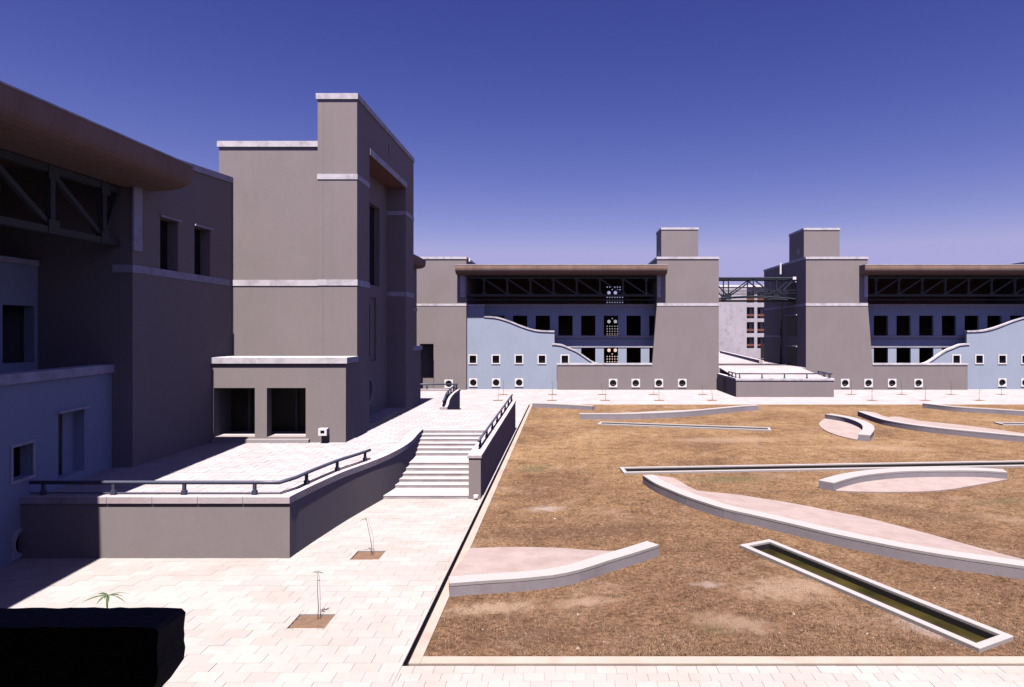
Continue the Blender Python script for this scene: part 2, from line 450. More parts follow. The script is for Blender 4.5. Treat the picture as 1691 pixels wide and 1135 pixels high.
lay(-15.5, LX0 - GROOVE, 8.8, 24.0, holes)
lay(LX0 - GROOVE, 14.0, 8.8, LY0 - 0.035, [], .36, .25)
def curve_x(Y):
    ys = [16.9, 18, 19, 20, 21, 22, 23, 24, 25, 26, 27, 28, 29.4]
    xs = [-7.29, -7.19, -7.09, -6.97, -6.83, -6.65, -6.48, -6.36, -6.27, -6.25, -6.32, -6.42, -6.5]
    return float(np.interp(Y, ys, xs))
def hidden(x0, x1, y0, y1):
    if y1 > 17.3 and x1 < curve_x(y1) - 0.3: return True
    return y0 > 22.95 and -6.4 < x0 and x1 < LX0 - GROOVE - .05 and y1 > 23.4
pieces = [p for p in pieces if not hidden(*p)]
def in_view(p):
    x, y = (p[0] + p[1]) / 2, (p[2] + p[3]) / 2
    u, v = U0 + F * x / y, V0 + F * 6 / y
    if u < 305 and v > 1003: return False
    return -10 < u < 1700 and v < 1150
seen = sorted([p for p in pieces if in_view(p)], key=lambda p: p[2])
single = seen[:298]; ss = set(single)
cache = {}
def paver_mesh(w, d):
    k = (round(w, 2), round(d, 2))
    if k not in cache:
        a, b, e = w / 2 - JT / 2, d / 2 - JT / 2, 0.003
        vs = [(-a, -b, -.05), (a, -b, -.05), (a, b, -.05), (-a, b, -.05), (-a, -b, -e), (a, -b, -e), (a, b, -e), (-a, b, -e),
              (-a + e, -b + e, 0), (a - e, -b + e, 0), (a - e, b - e, 0), (-a + e, b - e, 0)]
        fs = [(0, 1, 5, 4), (1, 2, 6, 5), (2, 3, 7, 6), (3, 0, 4, 7), (4, 5, 9, 8), (5, 6, 10, 9), (6, 7, 11, 10), (7, 4, 8, 11), (8, 9, 10, 11)]
        me = bpy.data.meshes.new('paver'); me.from_pydata(vs, [], fs); me.materials.append(M['paver']); cache[k] = me
    return cache[k]
for p in single:
    o = inst('paver', paver_mesh(p[1] - p[0], p[3] - p[2]), ((p[0] + p[1]) / 2, (p[2] + p[3]) / 2, random.uniform(-.003, .002)), pav)
    o.rotation_euler = (random.uniform(-.002, .002), random.uniform(-.002, .002), random.uniform(-.004, .004))
pf = MB()
for p in pieces:
    if p in ss: continue
    z = random.uniform(-.003, .002); j = JT / 2
    x0, x1, y0, y1 = p[0] + j, p[1] - j, p[2] + j, p[3] - j
    pf.add([(x0, y0, -.05), (x1, y0, -.05), (x1, y1, -.05), (x0, y1, -.05), (x0, y0, z), (x1, y0, z), (x1, y1, z), (x0, y1, z)],
           [(0, 1, 5, 4), (1, 2, 6, 5), (2, 3, 7, 6), (3, 0, 4, 7), (4, 5, 6, 7)])
pf.build('paver_field', M['paver'], pav)['kind'] = 'stuff'
for x, y, w, d in pits_near:
    sb = MB(); n = 9
    vs = [(x - w / 2 + w * i / n, y - d / 2 + d * j / n, -0.05 + random.uniform(0, .022)) for j in range(n + 1) for i in range(n + 1)]
    sb.add(vs, [(j * (n + 1) + i, j * (n + 1) + i + 1, (j + 1) * (n + 1) + i + 1, (j + 1) * (n + 1) + i) for j in range(n) for i in range(n)])
    sb.build('planting_pit', M['soil'], pav)
# far paving: sheets round the lawn
fp = MB()
fp.box(-22, LX0 - GROOVE, 24.0, 52.9, -.05, 0.0)
fp.box(-22, 60, 52.9, 67.0, -.05, 0.0)
fp.box(LX1, 60, 11.5, 52.9, -.05, 0.0)
fp.build('paving_sheet', M['far_paving'], pav)
far_pits = [(-5.85, 61.1), (-1.13, 61.1), (3.6, 61.1), (8.5, 61.1), (13.2, 61.1), (27.4, 61.1), (32.2, 61.1), (36.9, 61.1), (41.7, 61.1),
            (-5.8, 55.9), (-1.08, 55.9), (3.57, 55.9), (8.25, 55.9), (12.9, 55.9), (26.85, 55.9), (31.5, 55.9), (36.2, 55.9), (41.0, 55.9)]
pit_me = MB().box(-.42, .42, -.42, .42, -.03, .006).mesh('planting_pit'); pit_me.materials.append(M['soil'])
for x, y in far_pits: inst('planting_pit', pit_me, (x, y, 0), pav)

# lawn kerb: a ring of stone, with the dark drain groove outside it
k = MB(); KW = 0.21
k.box(LX0, LX0 + KW, LY0, LY1, -.35, .03)
k.box(LX0 + KW, LX1, LY0, LY0 + KW + .04, -.35, .03)
k.box(LX0 + KW, LX1, LY1 - KW, LY1, -.35, .012)
k.box(LX1 - KW, LX1, LY0 + KW + .04, LY1 - KW, -.35, .03)
tag(k.build('kerb', M['kerb'], None, bevel=0.01), 'pale stone kerb framing the dry lawn', None, None, 'structure')
g_ = MB(); g_.box(LX0 - GROOVE, LX0, LY0 - .035, LY1, -.34, -.18); g_.box(LX0, LX1, LY0 - .035, LY0, -.34, -.18)
tag(g_.build('drain_channel', M['black']), 'narrow dark drain channel beside the lawn kerb', None, None, 'structure')

def trough_frame(c0, c1, w):
    (x0, y0), (x1, y1) = c0, c1; L = math.hypot(x1 - x0, y1 - y0); t = ((x1 - x0) / L, (y1 - y0) / L); n = (-t[1], t[0])
    def P(s, q): return (x0 + t[0] * s + n[0] * q, y0 + t[1] * s + n[1] * q)
    def ring(e): return [P(e, -w / 2 + e), P(L - e, -w / 2 + e), P(L - e, w / 2 - e), P(e, w / 2 - e)]
    return ring
TR = [((5.36, 18.03), (8.25, 12.20), 1.10, 'shallow water trough with pale kerb nearest the camera at lower right'),
      ((2.45, 27.45), (31.0, 29.70), 1.08, 'very long narrow water channel crossing the middle of the lawn'),
      ((2.25, 41.65), (12.6, 39.10), 1.08, 'narrow water channel slanting across the far left of the lawn'),
      ((28.1, 41.45), (37.0, 40.60), 1.08, 'narrow water channel at the far right of the lawn, cut by the picture edge')]
lawn_outline = rect(LX0 + KW, LX1 - KW, LY0 + KW + .04, LY1 - KW)
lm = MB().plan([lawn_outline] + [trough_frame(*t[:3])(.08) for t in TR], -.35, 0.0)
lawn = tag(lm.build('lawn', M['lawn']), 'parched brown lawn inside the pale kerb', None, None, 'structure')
for c0, c1, w, lab in TR:
    ring = trough_frame(c0, c1, w)
    r = thing('water_trough', (*c0, 0), lab, 'water trough', 'narrow water troughs in the lawn')
    MB().plan([ring(0), ring(.165)], -.34, .085).build('kerb_rim', M['bench_top'], r, bevel=0.012)
    MB().plan([ring(.166), ring(.20)], -.34, .03).build('basin_wall', M['black'], r)
    MB().plan([ring(.201)], -.33, -.10).build('water', M['water'], r)

# ------------------------------------------------------------------ near-left pavilion
XF = -14.44
def ML(a, d, z): return (XF + d, a, z)               # a runs along Y, d comes out towards the court
lp = thing('left_pavilion', (XF, 21.4, 0), 'shaded pavilion at the left edge with a curved brown canopy over a dark truss bay', 'building')
w1 = [rect(22.86, 23.92, 8.25, 10.10), rect(24.98, 26.09, 8.25, 10.13)]
MB().extrude([[(21.4, 0), (27.795, 0), (27.795, 12.45), (21.4, 12.02)]] + w1, ML, -.45, 0).build('wall', M['grey'], lp)
MB().box(-26, XF - .46, 21.4, 27.5, 0, 12.01).build('block', M['grey'], lp)
MB().hexa([(-26, 21.34, 12.022), (XF + .06, 21.34, 12.022), (XF + .06, 27.79, 12.452), (-26, 27.79, 12.452), (-26, 21.34, 12.27), (XF + .06, 21.34, 12.27), (XF + .06, 27.79, 12.70), (-26, 27.79, 12.70)]).build('roof_coping', M['white'], lp)
b_ = MB().mbox(ML, 21.375, 27.6, .002, .025, 7.98, 8.24); b_.box(-15.1, XF, 21.375, 21.4 - .001, 7.98, 8.24)
b_.build('band', M['white'], lp)
for (a0, z0), (a1, _), (_, z1), _ in w1:
    wd = MB().mbox(ML, a0 - .06, a1 + .06, -.25, .10, z1 + .002, z1 + .07).build('window_lintel', M['white'], lp)
    MB().mbox(ML, a0, a1, -.44, -.40, z0, z1).build('window_pane', M['pane'], lp)
MB().mbox(ML, 21.36, 21.80, .003, .07, 8.72, 11.14).build('pilaster', M['white'], lp)
# lower blue wall, slightly splayed in plan
bt = Vector((-0.162, 1.0, 0)).normalized(); bn = Vector((bt.y, -bt.x, 0))
def MBl(a, d, z):
    p = Vector((-14.40, 16.95, 0)) + bt * (a - 16.95) + bn * d
    return (p.x, p.y, z)
sq = rect(16.62, 17.42, 2.11, 2.98); dr = rect(18.56, 19.86, 1.72, 3.62); rd = circ(17.0, .42, .30)
MB().extrude([rect(6, 21.45, 0, 4.64), dr, sq, rd], MBl, -.4, 0).build('wall', M['blue'], lp)
MB().mbox(MBl, 6, 21.42, -.5, .09, 4.642, 4.91).build('wall_coping', M['white'], lp)
MB().extrude([rect(16.54, 17.50, 2.03, 3.06), rect(16.62, 17.42, 2.11, 2.98)], MBl, -.03, .035).build('window_frame', M['white'], lp)
MB().mbox(MBl, 16.6, 17.45, -.39, -.3, 2.05, 3.0).build('window_pane', M['pane'], lp)
MB().extrude([rect(16.6, 17.4, .05, .80), circ(17.0, .42, .295)], MBl, -.03, .035).build('round_window_frame', M['white'], lp)
MB().mbox(MBl, 16.6, 17.4, -.39, -.3, .05, .8).build('window_pane', M['pane'], lp)
MB().mbox(MBl, 18.46, 19.98, .002, .11, 3.63, 3.70).build('door_lintel', M['white'], lp)
MB().mbox(MBl, 18.56, 19.30, -.39, -.33, 1.72, 3.62).build('door', M['dark'], lp)
MB().mbox(MBl, 19.30, 19.86, -.39, -.30, 1.72, 3.62).build('door', M['blue'], lp)
# recessed upper storeys behind the truss
XR = -17.6
def MR(a, d, z): return (XR + d, a, z)
ups = [rect(y, y + 1.2, 5.0, 6.85) for y in (4.3, 6.6, 8.9, 11.1, 13.4, 15.7, 18.0, 20.05)]
MB().extrude([rect(4, 21.39, 4.6, 8.19)] + ups, MR, -.35, 0).build('recessed_wall', M['blue'], lp)
MB().mbox(MR, 4, 21.38, -.4, .06, 8.192, 8.37).build('parapet_coping', M['white'], lp)
pl = MB().extrude([rect(-.2, .2, -.2, .2), circ(0, 0, .09, 12)], lambda a, d, z: (d, a, z), 0, .03).mesh('vent_plate'); pl.materials.append(M['white'])
for y in (18.6, 16.3, 14.0, 11.7):
    inst('vent_plate', pl, (XR + .002, y, 7.36), lp)
MB().box(-22.5, XR - .36, 4, 21.38, 4.4, 4.6).build('floor_slab', M['inside'], lp)
MB().box(-22.5, XR - .42, 4, 21.38, 8.0, 8.15).build('floor_slab', M['inside'], lp)
MB().box(-23, -22.5, 4, 21.38, 0, 11.2).build('back_wall', M['dark'], lp)  # near-black colour stands in for the deep shade of the truss bay
MB().box(-24, -14.5, 3.6, 4.0, 0, 11.2).build('end_wall', M['grey'], lp)
MB().box(XR + .002, -15.62, 4, 21.38, 4.40, 4.58).build('balcony_slab', M['inside'], lp)
def canopy(parent, Mf, a0, a1, ztop, out, drop, back):
    prof = [(-back, ztop - .05), (out, ztop - .05)]
    for q, r_ in ((.0, .20), (.004, .36), (.018, .50), (.045, .62), (.10, .73), (.19, .82), (.33, .90), (.53, .96), (.77, .99), (1.0, 1.0)):
        prof.append((out * (1 - q), ztop - .05 - (drop - .05) * r_))
    prof += [(-.35, ztop - drop), (-.35, ztop - .30), (-back, ztop - .30)]
    prof = [(round(p[0], 4), round(p[1], 4)) for p in prof]
    def Mp(d, a, z): return Mf(a, d, z)
    o = MB().extrude([prof], Mp, a0, a1).build('canopy', M['canopy'], parent)
    lipo = MB().mbox(Mf, a0 - .01, a1 + .01, -back, out + .02, ztop - .048, ztop).build('roof_edge', M['white'], parent)
    return o
canopy(lp, lambda a, d, z: (XF + d + (22.3 - a) * .07, a, z + (a - 22.35) * .035), 3.6, 22.35, 11.80, 1.47, .90, 11.0)
MB().mbox(ML, 3.9, 21.38, -.30, -.02, 10.82, 11.04).build('edge_beam', M['canopy'], lp)

def truss(parent, Mf, nodes, d, zt, zb, w, lean=1, a_ends=None):
    t = MB().mbox(Mf, a_ends[0], a_ends[1], d - w * .6, d + w * .6, zt - w * .6, zt + w * .6).build('truss', M['truss'], parent)
    MB().mbox(Mf, a_ends[0], a_ends[1], d - w * .6, d + w * .6, zb - w * .6, zb + w * .6).build('bottom_chord', M['truss'], t)
    for i, a in enumerate(nodes):
        MB().mbox(Mf, a - w / 2, a + w / 2, d - w / 2, d + w / 2, zb + w * .6, zt - w * .6).build('truss_post', M['truss'], t)
        g = w * 1.15
        MB().mbox(Mf, a - g, a + g, d + w * .62, d + w * .72, zb - .1, zb + g * 1.5).build('gusset', M['truss'], t)
        MB().mbox(Mf, a - g, a + g, d + w * .62, d + w * .72, zt - g * 1.5, zt + .1).build('gusset', M['truss'], t)
        if i + 1 < len(nodes):
            p, q = (a, nodes[i + 1]) if lean > 0 else (nodes[i + 1], a)
            MB().bar(Mf(p, d, zt - w * .6), Mf(q, d, zb + w * .6), w * .8).build('truss_brace', M['truss'], t)
    return t
truss(lp, ML, [8.1, 10.2, 12.3, 14.4, 16.5, 18.6, 20.7], -.5, 10.72, 8.95, .17, 1, (4.0, 21.39))
MB().bar((XF - .5, 21.35, 10.6), (XF - .5, 20.75, 9.05), .13).build('end_brace', M['truss'], lp)

# ------------------------------------------------------------------ entrance tower
ZT = 1.47
TX, TY0, TY1 = -8.94, 27.6, 37.95
et = thing('entrance_tower', (-11.5, 27.6, ZT), 'tall grey stepped entrance tower with a deep side niche and white bands', 'building')
MB().box(-15.0, -10.64, 27.8, 38, 0, 14.02).build('block', M['grey'], et)
MB().box(-15.06, -10.645, 27.74, 38, 14.02, 14.27).build('roof_coping', M['white'], et)
def MT(a, d, z): return (TX + d, a, z)
MB().extrude([rect(TY0, TY1, 0, 16.02), rect(29.35, 36.07, 1.70, 14.20)], MT, -1.06, 0).build('wall', M['grey'], et)
bk = MB().extrude([rect(TY0, TY1, 0, 16.02), rect(32.6, 34.65, 8.43, 12.65), rect(32.2, 34.05, 4.47, 7.78), circ(32.66, 2.97, .60)],
                  lambda a, d, z: (-10.0 + d, a, z), -.4, -.002).build('wall', M['grey'], et)
MB().box(-10.64, -10.405, TY0, TY1, 0, 16.02).build('block', M['grey'], et)
MB().box(-10.395, -10.30, 32.6, 34.65, 8.43, 12.65).build('window_pane', M['pane'], et)
MB().box(-10.395, -10.12, 32.9, 34.05, 4.47, 7.78).build('window_panel', M['grey'], et)
MB().box(-10.12, -10.09, 33.1, 33.25, 4.7, 7.4).build('window_slot', M['pane'], et)
MB().box(-10.395, -10.30, 32.0, 33.3, 2.3, 3.6).build('window_pane', M['pane'], et)
MB().extrude([circ(32.66, 2.97, .66), circ(32.66, 2.97, .60)], lambda a, d, z: (-10.0 + d, a, z), 0, .05).build('round_window_frame', M['white'], et)
MB().box(-10.70, TX + .05, TY0 - .05, TY1 + .02, 16.02, 16.27).build('roof_coping', M['white'], et)
MB().box(-9.99, TX - .01, 29.36, 36.06, 14.10, 14.198).build('niche_slab', M['brown'], et)
MB().box(TX + .002, TX + .06, 29.30, 36.12, 14.10, 14.40).build('slab_edge', M['white'], et)
MB().mbox(MT, 32.5, 33.0, .002, .03, 14.95, 15.5).build('vent_panel', M['grey'], et)
for z0, z1 in ((12.57, 12.80), (7.99, 8.25)):
    e = .025
    MB().box(-10.66, TX + e, TY0 - e, TY0 - .001, z0, z1).build('band', M['white'], et)
    MB().box(TX + .001, TX + e, TY0, 29.35, z0, z1).build('band', M['white'], et)
    MB().box(TX + .001, TX + e, 36.07, TY1, z0, z1).build('band', M['white'], et)
    MB().box(-9.99, TX + e, 36.045, 36.069, z0, z1).build('band', M['white'], et)
    if z0 < 9: MB().box(XF, -10.665, 27.8 - e, 27.799, z0, z1).build('band', M['white'], et)
MB().box(-9.98, TX - .02, 29.37, 36.05, 1.70, 1.73).build('niche_sill', M['far_paving'], et)
# annex with the two door openings
AY = 26.18
def MA(a, d, z): return (a, AY - d, z)
MB().extrude([rect(XF, TX, ZT, 4.70), rect(-14.34, -12.66, 1.69, 3.70), rect(-12.17, -10.58, 1.69, 3.70)], MA, -.42, 0).build('annex_wall', M['grey'], et)
MB().box(TX - .4, TX, AY + .422, 27.598, ZT, 4.70).build('annex_wall', M['grey'], et)
MB().box(XF, TX + .07, AY - .07, 27.595, 4.702, 4.95).build('annex_coping', M['white'], et)
MB().box(XF, TX - .41, AY + .422, 27.79, ZT, 1.695).build('annex_floor', M['terrace_floor'], et)
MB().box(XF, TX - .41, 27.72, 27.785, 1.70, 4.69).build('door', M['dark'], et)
for x in (-13.6, -11.55): MB().box(x - .05, x + .05, 27.6, 27.715, 1.70, 3.9).build('door_post', M['inside'], et)
MB().box(-14.34, -10.4, 26.01, 26.178, ZT, 1.62).build('door_step', M['terrace_floor'], et)

# ------------------------------------------------------------------ pavilion behind the tower
rp = thing('rear_left_pavilion', (XF, 50, 0), 'strip of shaded pavilion with a curved brown eave peeping out behind the tower', 'building')
MB().box(-26, XF, 38.2, 62.6, 0, 12.2).build('wall', M['grey'], rp)
canopy(rp, ML, 38.4, 62.3, 12.95, .95, .85, 10.0)
MB().box(XF + .01, XF + .04, 58, 62.65, 8.0, 8.26).build('band', M['white'], rp)
MB().box(-13.6, -9.12, 38.2, 40.6, ZT, 4.85).build('low_wall', M['grey'], rp)
MB().box(-13.7, -9.02, 38.1, 40.68, 4.852, 5.10).build('wall_coping', M['white'], rp)

# ------------------------------------------------------------------ far pavilions
YB, YW, YR, YT = 66.1, 66.70, 67.85, 64.8
sb, sw, sr, st = YB / F, YW / F, YR / F, YT / F
sqw = MB().extrude([rect(-.46, .46, -.51, .51), rect(-.345, .345, -.395, .395)], lambda a, d, z: (a, -d, z), -.02, .05).mesh('window'); sqw.materials.append(M['frame'])
sqp = MB().box(-.37, .37, .15, .19, -.42, .42).mesh('pane'); sqp.materials.append(M['pane'])
rdw = MB().extrude([rect(-.44, .44, -.44, .44), circ(0, 0, .345)], lambda a, d, z: (a, -d, z), -.02, .05).mesh('round_window'); rdw.materials.append(M['frame'])
rdp = MB().extrude([circ(0, 0, .36)], lambda a, d, z: (a, -d, z), -.19, -.15).mesh('pane'); rdp.materials.append(M['pane'])
ringme = MB().extrude([circ(0, 0, .2, 16), circ(0, 0, .16, 16)], lambda a, d, z: (a, -d, z), -.14, -.1).mesh('inner_ring'); ringme.materials.append(M['inside'])
vplate = MB().extrude([rect(-.2, .2, -.2, .2), circ(0, 0, .1, 12)], lambda a, d, z: (a, -d, z), .001, .03).mesh('vent_plate'); vplate.materials.append(M['coping'])

def curve_coping(mb, pts, Mf, d0, d1, th):
    vs = []
    for i, (a, z) in enumerate(pts):
        vs += [Mf(a, d0, z - th), Mf(a, d1, z - th), Mf(a, d1, z), Mf(a, d0, z)]
    n = len(pts); fs = [(0, 1, 2, 3), tuple(4 * (n - 1) + k for k in (3, 2, 1, 0))]
    for i in range(n - 1):
        for k in range(4): fs.append((4 * i + k, 4 * i + (k + 1) % 4, 4 * i + 4 + (k + 1) % 4, 4 * i + 4 + k))
    mb.add(vs, fs); return mb

MIR = 2 * AX(1259.0, YB)
def pavilion(name, label, mirror, round_u):
    X = (lambda a: MIR - a) if mirror else (lambda a: a)
    def Mb(a, d, z): return (X(a), YB - d, z)
    def Mw(a, d, z): return (X(a), YW - d, z)
    def Mr(a, d, z): return (X(a), YR - d, z)
    cx = X(0)
    root = thing(name, (cx, YB, 0), label, 'building')
    def place(me, nm, a, y, z, par, child=None, cname='pane', ring=False):
        o = inst(nm, me, (X(a), y, z), par)
        if child: inst(cname, child, (X(a), y, z), o)
        if ring: inst('inner_ring', ringme, (X(a), y, z), o)
        return o
    # end block (left one of the pair)
    a0, a1 = -17.0, AX(770, YB)
    door = rect(AX(693.5, YB), AX(716, YB), 0.02, 4.75)
    hol = [door]
    rw = (AX(741, YB), .62)
    hol.append(circ(*rw, .35))
    MB().extrude([rect(a0, a1, 0, 13.50)] + hol, Mb, -1.4, 0).build('wall', M['grey'], root)
    place(rdw, 'round_window', rw[0], YB, rw[1], root, rdp)
    MB().mbox(Mb, a0, a1, -13.5, -1.402, 0, 13.50).build('block', M['grey'], root)
    MB().mbox(Mb, a0 - .05, a1 + .05, -13.55, .06, 13.502, 13.74).build('roof_coping', M['white'], root)
    MB().mbox(Mb, a0, a1 + .01, .001, .03, 8.66, 8.90).build('band', M['white'], root)
    MB().mbox(Mb, AX(760, YB), AX(767.8, YB), .002, .08, 9.55, 11.9).build('pilaster', M['white'], root)
    # other block with the battered edge, and the low wall that grows out of it
    g0, g1 = AX(920, YB), AX(1187, YB)
    outl = [(g0, 0), (g1, 0), (g1, 13.50), (9.57, 13.50), (9.57, 8.9), (9.07, 2.55), (g0, 2.55)]
    rws = [(AX(u, YB), .33 + .36) for u in round_u]
    MB().extrude([outl] + [circ(a, z, .35) for a, z in rws], Mb, -.42, 0).build('wall', M['grey'], root)
    for a, z in rws: place(rdw, 'round_window', a, YB, z, root, rdp, ring=True)
    MB().mbox(Mb, 9.62, g1, -13.9, -.422, 0, 13.50).build('block', M['grey'], root)
    MB().mbox(Mb, 9.52, g1 + .05, -13.95, .06, 13.502, 13.74).build('roof_coping', M['white'], root)
    MB().mbox(Mb, 9.56, g1 + .02, .001, .03, 8.66, 8.95).build('band', M['white'], root)
    MB().mbox(Mb, g0 - .04, 9.07, -.46, .05, 2.552, 2.74).build('wall_coping', M['white'], root)
    MB().mbox(Mb, AX(1085.3, YB), AX(1091, YB), .002, .08, 9.55, 11.9).build('pilaster', M['white'], root)
    # blue wall with the two-step curved top
    c1 = smooth_path([(AX(u, YW), ZV(v, YW)) for u, v in ((799.6, 521.4), (818.6, 523), (831.8, 526.4), (845, 531), (861, 537.5), (876.8, 542.7), (892.6, 545.4), (915.6, 546.2))], .35)
    c2 = smooth_path([(AX(u, YW), ZV(v, YW)) for u, v in ((915.7, 567.2), (926.5, 568.3), (937.7, 572.8), (951, 578.4), (964.7, 587.4), (978, 596.4), (989.4, 600.4), (1010, 602.0))], .35)
    bl0 = AX(771, YW); th = .17
    top = [(bl0, 8.62), (c1[0][0], 8.62)] + [(a, z - th) for a, z in c1] + [(a, z - th) for a, z in c2] + [(c2[-1][0], 0), (bl0, 0)]
    sqs = [(AX(u, YW), ZV(593.6, YW)) for u in (781, 819, 857, 895, 932.8)]
    rds = [(AX(u, YW), ZV(632, YW)) for u in (781.5, 819.3, 857.3)]
    MB().extrude([top] + [rect(a - .35, a + .35, z - .4, z + .4) for a, z in sqs] + [circ(a, z, .35) for a, z in rds], Mw, -.35, 0).build('curved_wall', M['blue'], root)
    curve_coping(MB(), c1, Mw, -.40, .07, th - .002).build('curved_coping', M['white'], root)
    curve_coping(MB(), [(c2[0][0] - .25, c2[0][1])] + c2, Mw, -.40, .07, th - .002).build('curved_coping', M['white'], root)
    MB().mbox(Mw, bl0, c1[0][0] + .04, -.40, .06, 8.622, 8.84).build('stub_coping', M['white'], root)
    for a, z in sqs: place(sqw, 'window', a, YW, z, root, sqp)
    for a, z in rds: place(rdw, 'round_window', a, YW, z, root, rdp)
    # recessed wall with the rows of openings
    cols = [AX(809.4 + 37.55 * i, YR) for i in range(8)]
    ow = 23.6 * sr
    up = [rect(a, min(a + ow, 9.9), 5.59, 7.70) for a in cols]
    lo = [rect(a, min(a + ow, 9.9), .9, 4.27) for a in cols]
    MB().extrude([rect(AX(771, YR), 10.0, 0, 8.62)] + up + lo, Mr, -.3, 0).build('recessed_wall', M['blue'], root)
    MB().mbox(Mr, AX(771, YR), 9.6, -.35, .08, 8.622, 8.92).build('parapet_coping', M['coping'], root)
    MB().mbox(Mr, AX(771, YR), 9.6, .002, .14, 5.34, 5.52).build('sill_band', M['coping'], root)
    MB().mbox(Mr, AX(771, YR), 9.6, .002, .05, 4.34, 4.42).build('lintel_band', M['white'], root)
    for a in cols: place(vplate, 'vent_plate', a + ow / 2, YR, ZV(515.5, YR), root)
    # interior shell
    MB().mbox(Mr, AX(771, YR), 9.6, -9.5, -.31, 4.5, 4.75).build('floor_slab', M['inside'], root)
    MB().mbox(Mr, AX(771, YR), 9.6, -9.5, -.36, 8.35, 8.60).build('floor_slab', M['inside'], root)
    YK = YR + 9.5
    oa0, oa1 = 5.0, 7.3
    lz = [(9.05, 11.6), (5.55, 8.0), (2.2, 4.3)]
    Mk = lambda a, d, z: (X(a), YK - d, z)
    MB().extrude([rect(AX(771, YR), 9.6, 0, 12.5)] + [rect(oa0, oa1, z0, z1) for z0, z1 in lz], Mk, -.3, 0).build('back_wall', M['brown'], root)
    for z0, z1 in lz:
        zc = {9.05: ZV(483.6, YK), 5.55: ZV(531.2, YK), 2.2: ZV(578.7, YK)}[z0]
        cs = [(AX(1005.8, YK), zc), (AX(1016.4, YK), zc)]
        hs = [circ(a, z, .21, 16) for a, z in cs]
        a = oa0 + .12
        while a < oa1 - .2:
            z = z0 + .12
            while z < z1 - .2:
                if all(math.hypot(a + .1 - p, z + .1 - q) > .50 for p, q in cs): hs.append(rect(a, a + .12, z, z + .12))
                z += .31
            a += .31
        MB().extrude([rect(oa0 + .01, oa1 - .01, z0 + .01, z1 - .01)] + hs, Mk, -.2, -.1).build('lattice_screen', M['inside'], root)
    canopy(root, Mb, AX(751.5, YT), AX(1102.5, YT), 12.82, 1.3, .98, 11.6)
    nodes = [AX(u, YB + .5) for u in (799.5, 837.8, 876, 914, 952.4, 990.6, 1029, 1067)]
    truss(root, Mb, nodes, -.5, 11.62, 9.78, .19, 1, (a1 + .02, 9.55))
    rl = MB()
    rl.mbox(Mb, a1 + .02, 9.55, -.55, -.47, 9.28, 9.36)
    rl.build('balcony_rail', M['truss'], root)
    return root, X
p1, X1 = pavilion('centre_pavilion', 'far pavilion left of the steel bridge, its curved blue wall falling to the right', False, (1012.4, 1049.8, 1088, 1126.6))
p2, X2 = pavilion('right_pavilion', 'far pavilion right of the steel bridge, its curved blue wall rising to the right', True, (1259 * 2 - 1516.6, 1259 * 2 - 1473, 1259 * 2 - 1434, 1259 * 2 - 1395.4))
# roof towers
def roof_tower(root, x0, x1, y0, y1, zt, side_slot):
    MB().box(x0, x1, y0, y1, 13.3, zt - .24).build('roof_tower', M['grey'], root)
    MB().box(x0 - .05, x1 + .05, y0 - .05, y1 + .05, zt - .238, zt).build('roof_coping', M['white'], root)
    MB().box(x0 - .02, x0 - .001, *side_slot).build('window_slot', M['pane'], root)
roof_tower(p1, 10.6, 14.64, 70, 73.7, 17.4, (71.2, 71.8, 13.9, 15.0))
roof_tower(p2, 26.2, 30.1, 70, 74.6, 17.35, (71.2, 71.9, 14.6, 15.3))
MB().tube([(-10.0, 67.5, 13.4), (-10.0, 67.5, 13.75)], .10).build('vent_pipe', M['frame'], p1)
# details on the shaded flank of the right pavilion
FX = MIR - AX(1187, YB)
def MF(a, d, z): return (FX - d, a, z)
for (y0, y1, z0, z1) in ((68.7, 71.9, 5.55, 7.75), (68.7, 71.6, 2.2, 4.35), (68.9, 71.7, 9.0, 11.3)):
    MB().mbox(MF, y0, y1, .002, .03, z0, z1).build('window_pane', M['dark'], p2)
    MB().mbox(MF, y0 - .15, y1 + .15, .002, .14, z1 + .002, z1 + .12).build('window_lintel', M['white'], p2)
MB().mbox(MF, 66.1, 80, .002, .03, 8.66, 8.92).build('band', M['white'], p2)
MB().mbox(MF, 73.6, 80, .002, .03, 5.36, 5.56).build('band', M['white'], p2)
MB().tube([(FX - .12, 73.5, 2.2), (FX - .12, 73.5, 13.2)], .09).build('drain_pipe', M['dark'], p2)
MB().tube([(FX - .12, 73.5, 12.6), (FX - .12, 73.5, 13.9)], .11).build('pipe_head', M['frame'], p2)

# ------------------------------------------------------------------ podium between the far pavilions, with the deck behind it
pd = thing('podium', (20.2, 58.7, 0), 'low grey podium with a railed white deck between the two far pavilions', 'podium')
PX0, PX1, PY = 15.75, 24.72, 58.7
MB().box(PX0, PX1, PY, 66.0, 0, 1.52).build('wall', M['grey'], pd)
MB().box(PX0 - .04, PX1 + .04, PY - .05, PY + .42, 1.522, 1.72).build('coping', M['white'], pd)
MB().box(PX0 - .04, PX0 + .3, PY + .422, 65.9, 1.522, 1.72).build('coping', M['white'], pd)
MB().box(PX1 - .3, PX1 + .04, PY + .422, 65.9, 1.522, 1.72).build('coping', M['white'], pd)
dk = MB()
dk.add([(PX0 + .3, PY + .43, 1.53), (PX1 - .3, PY + .43, 1.53), (PX1 - .3, 66.1, 2.2), (PX0 + .3, 66.1, 2.2),
        (PX0 + .3, PY + .43, 1.66), (PX1 - .3, PY + .43, 1.66), (PX1 - .3, 66.1, 2.28), (PX0 + .3, 66.1, 2.28)],
       [(0, 3, 2, 1), (4, 5, 6, 7), (0, 1, 5, 4), (1, 2, 6, 5), (2, 3, 7, 6), (3, 0, 4, 7)])
dk.build('ramp', M['far_paving'], pd)
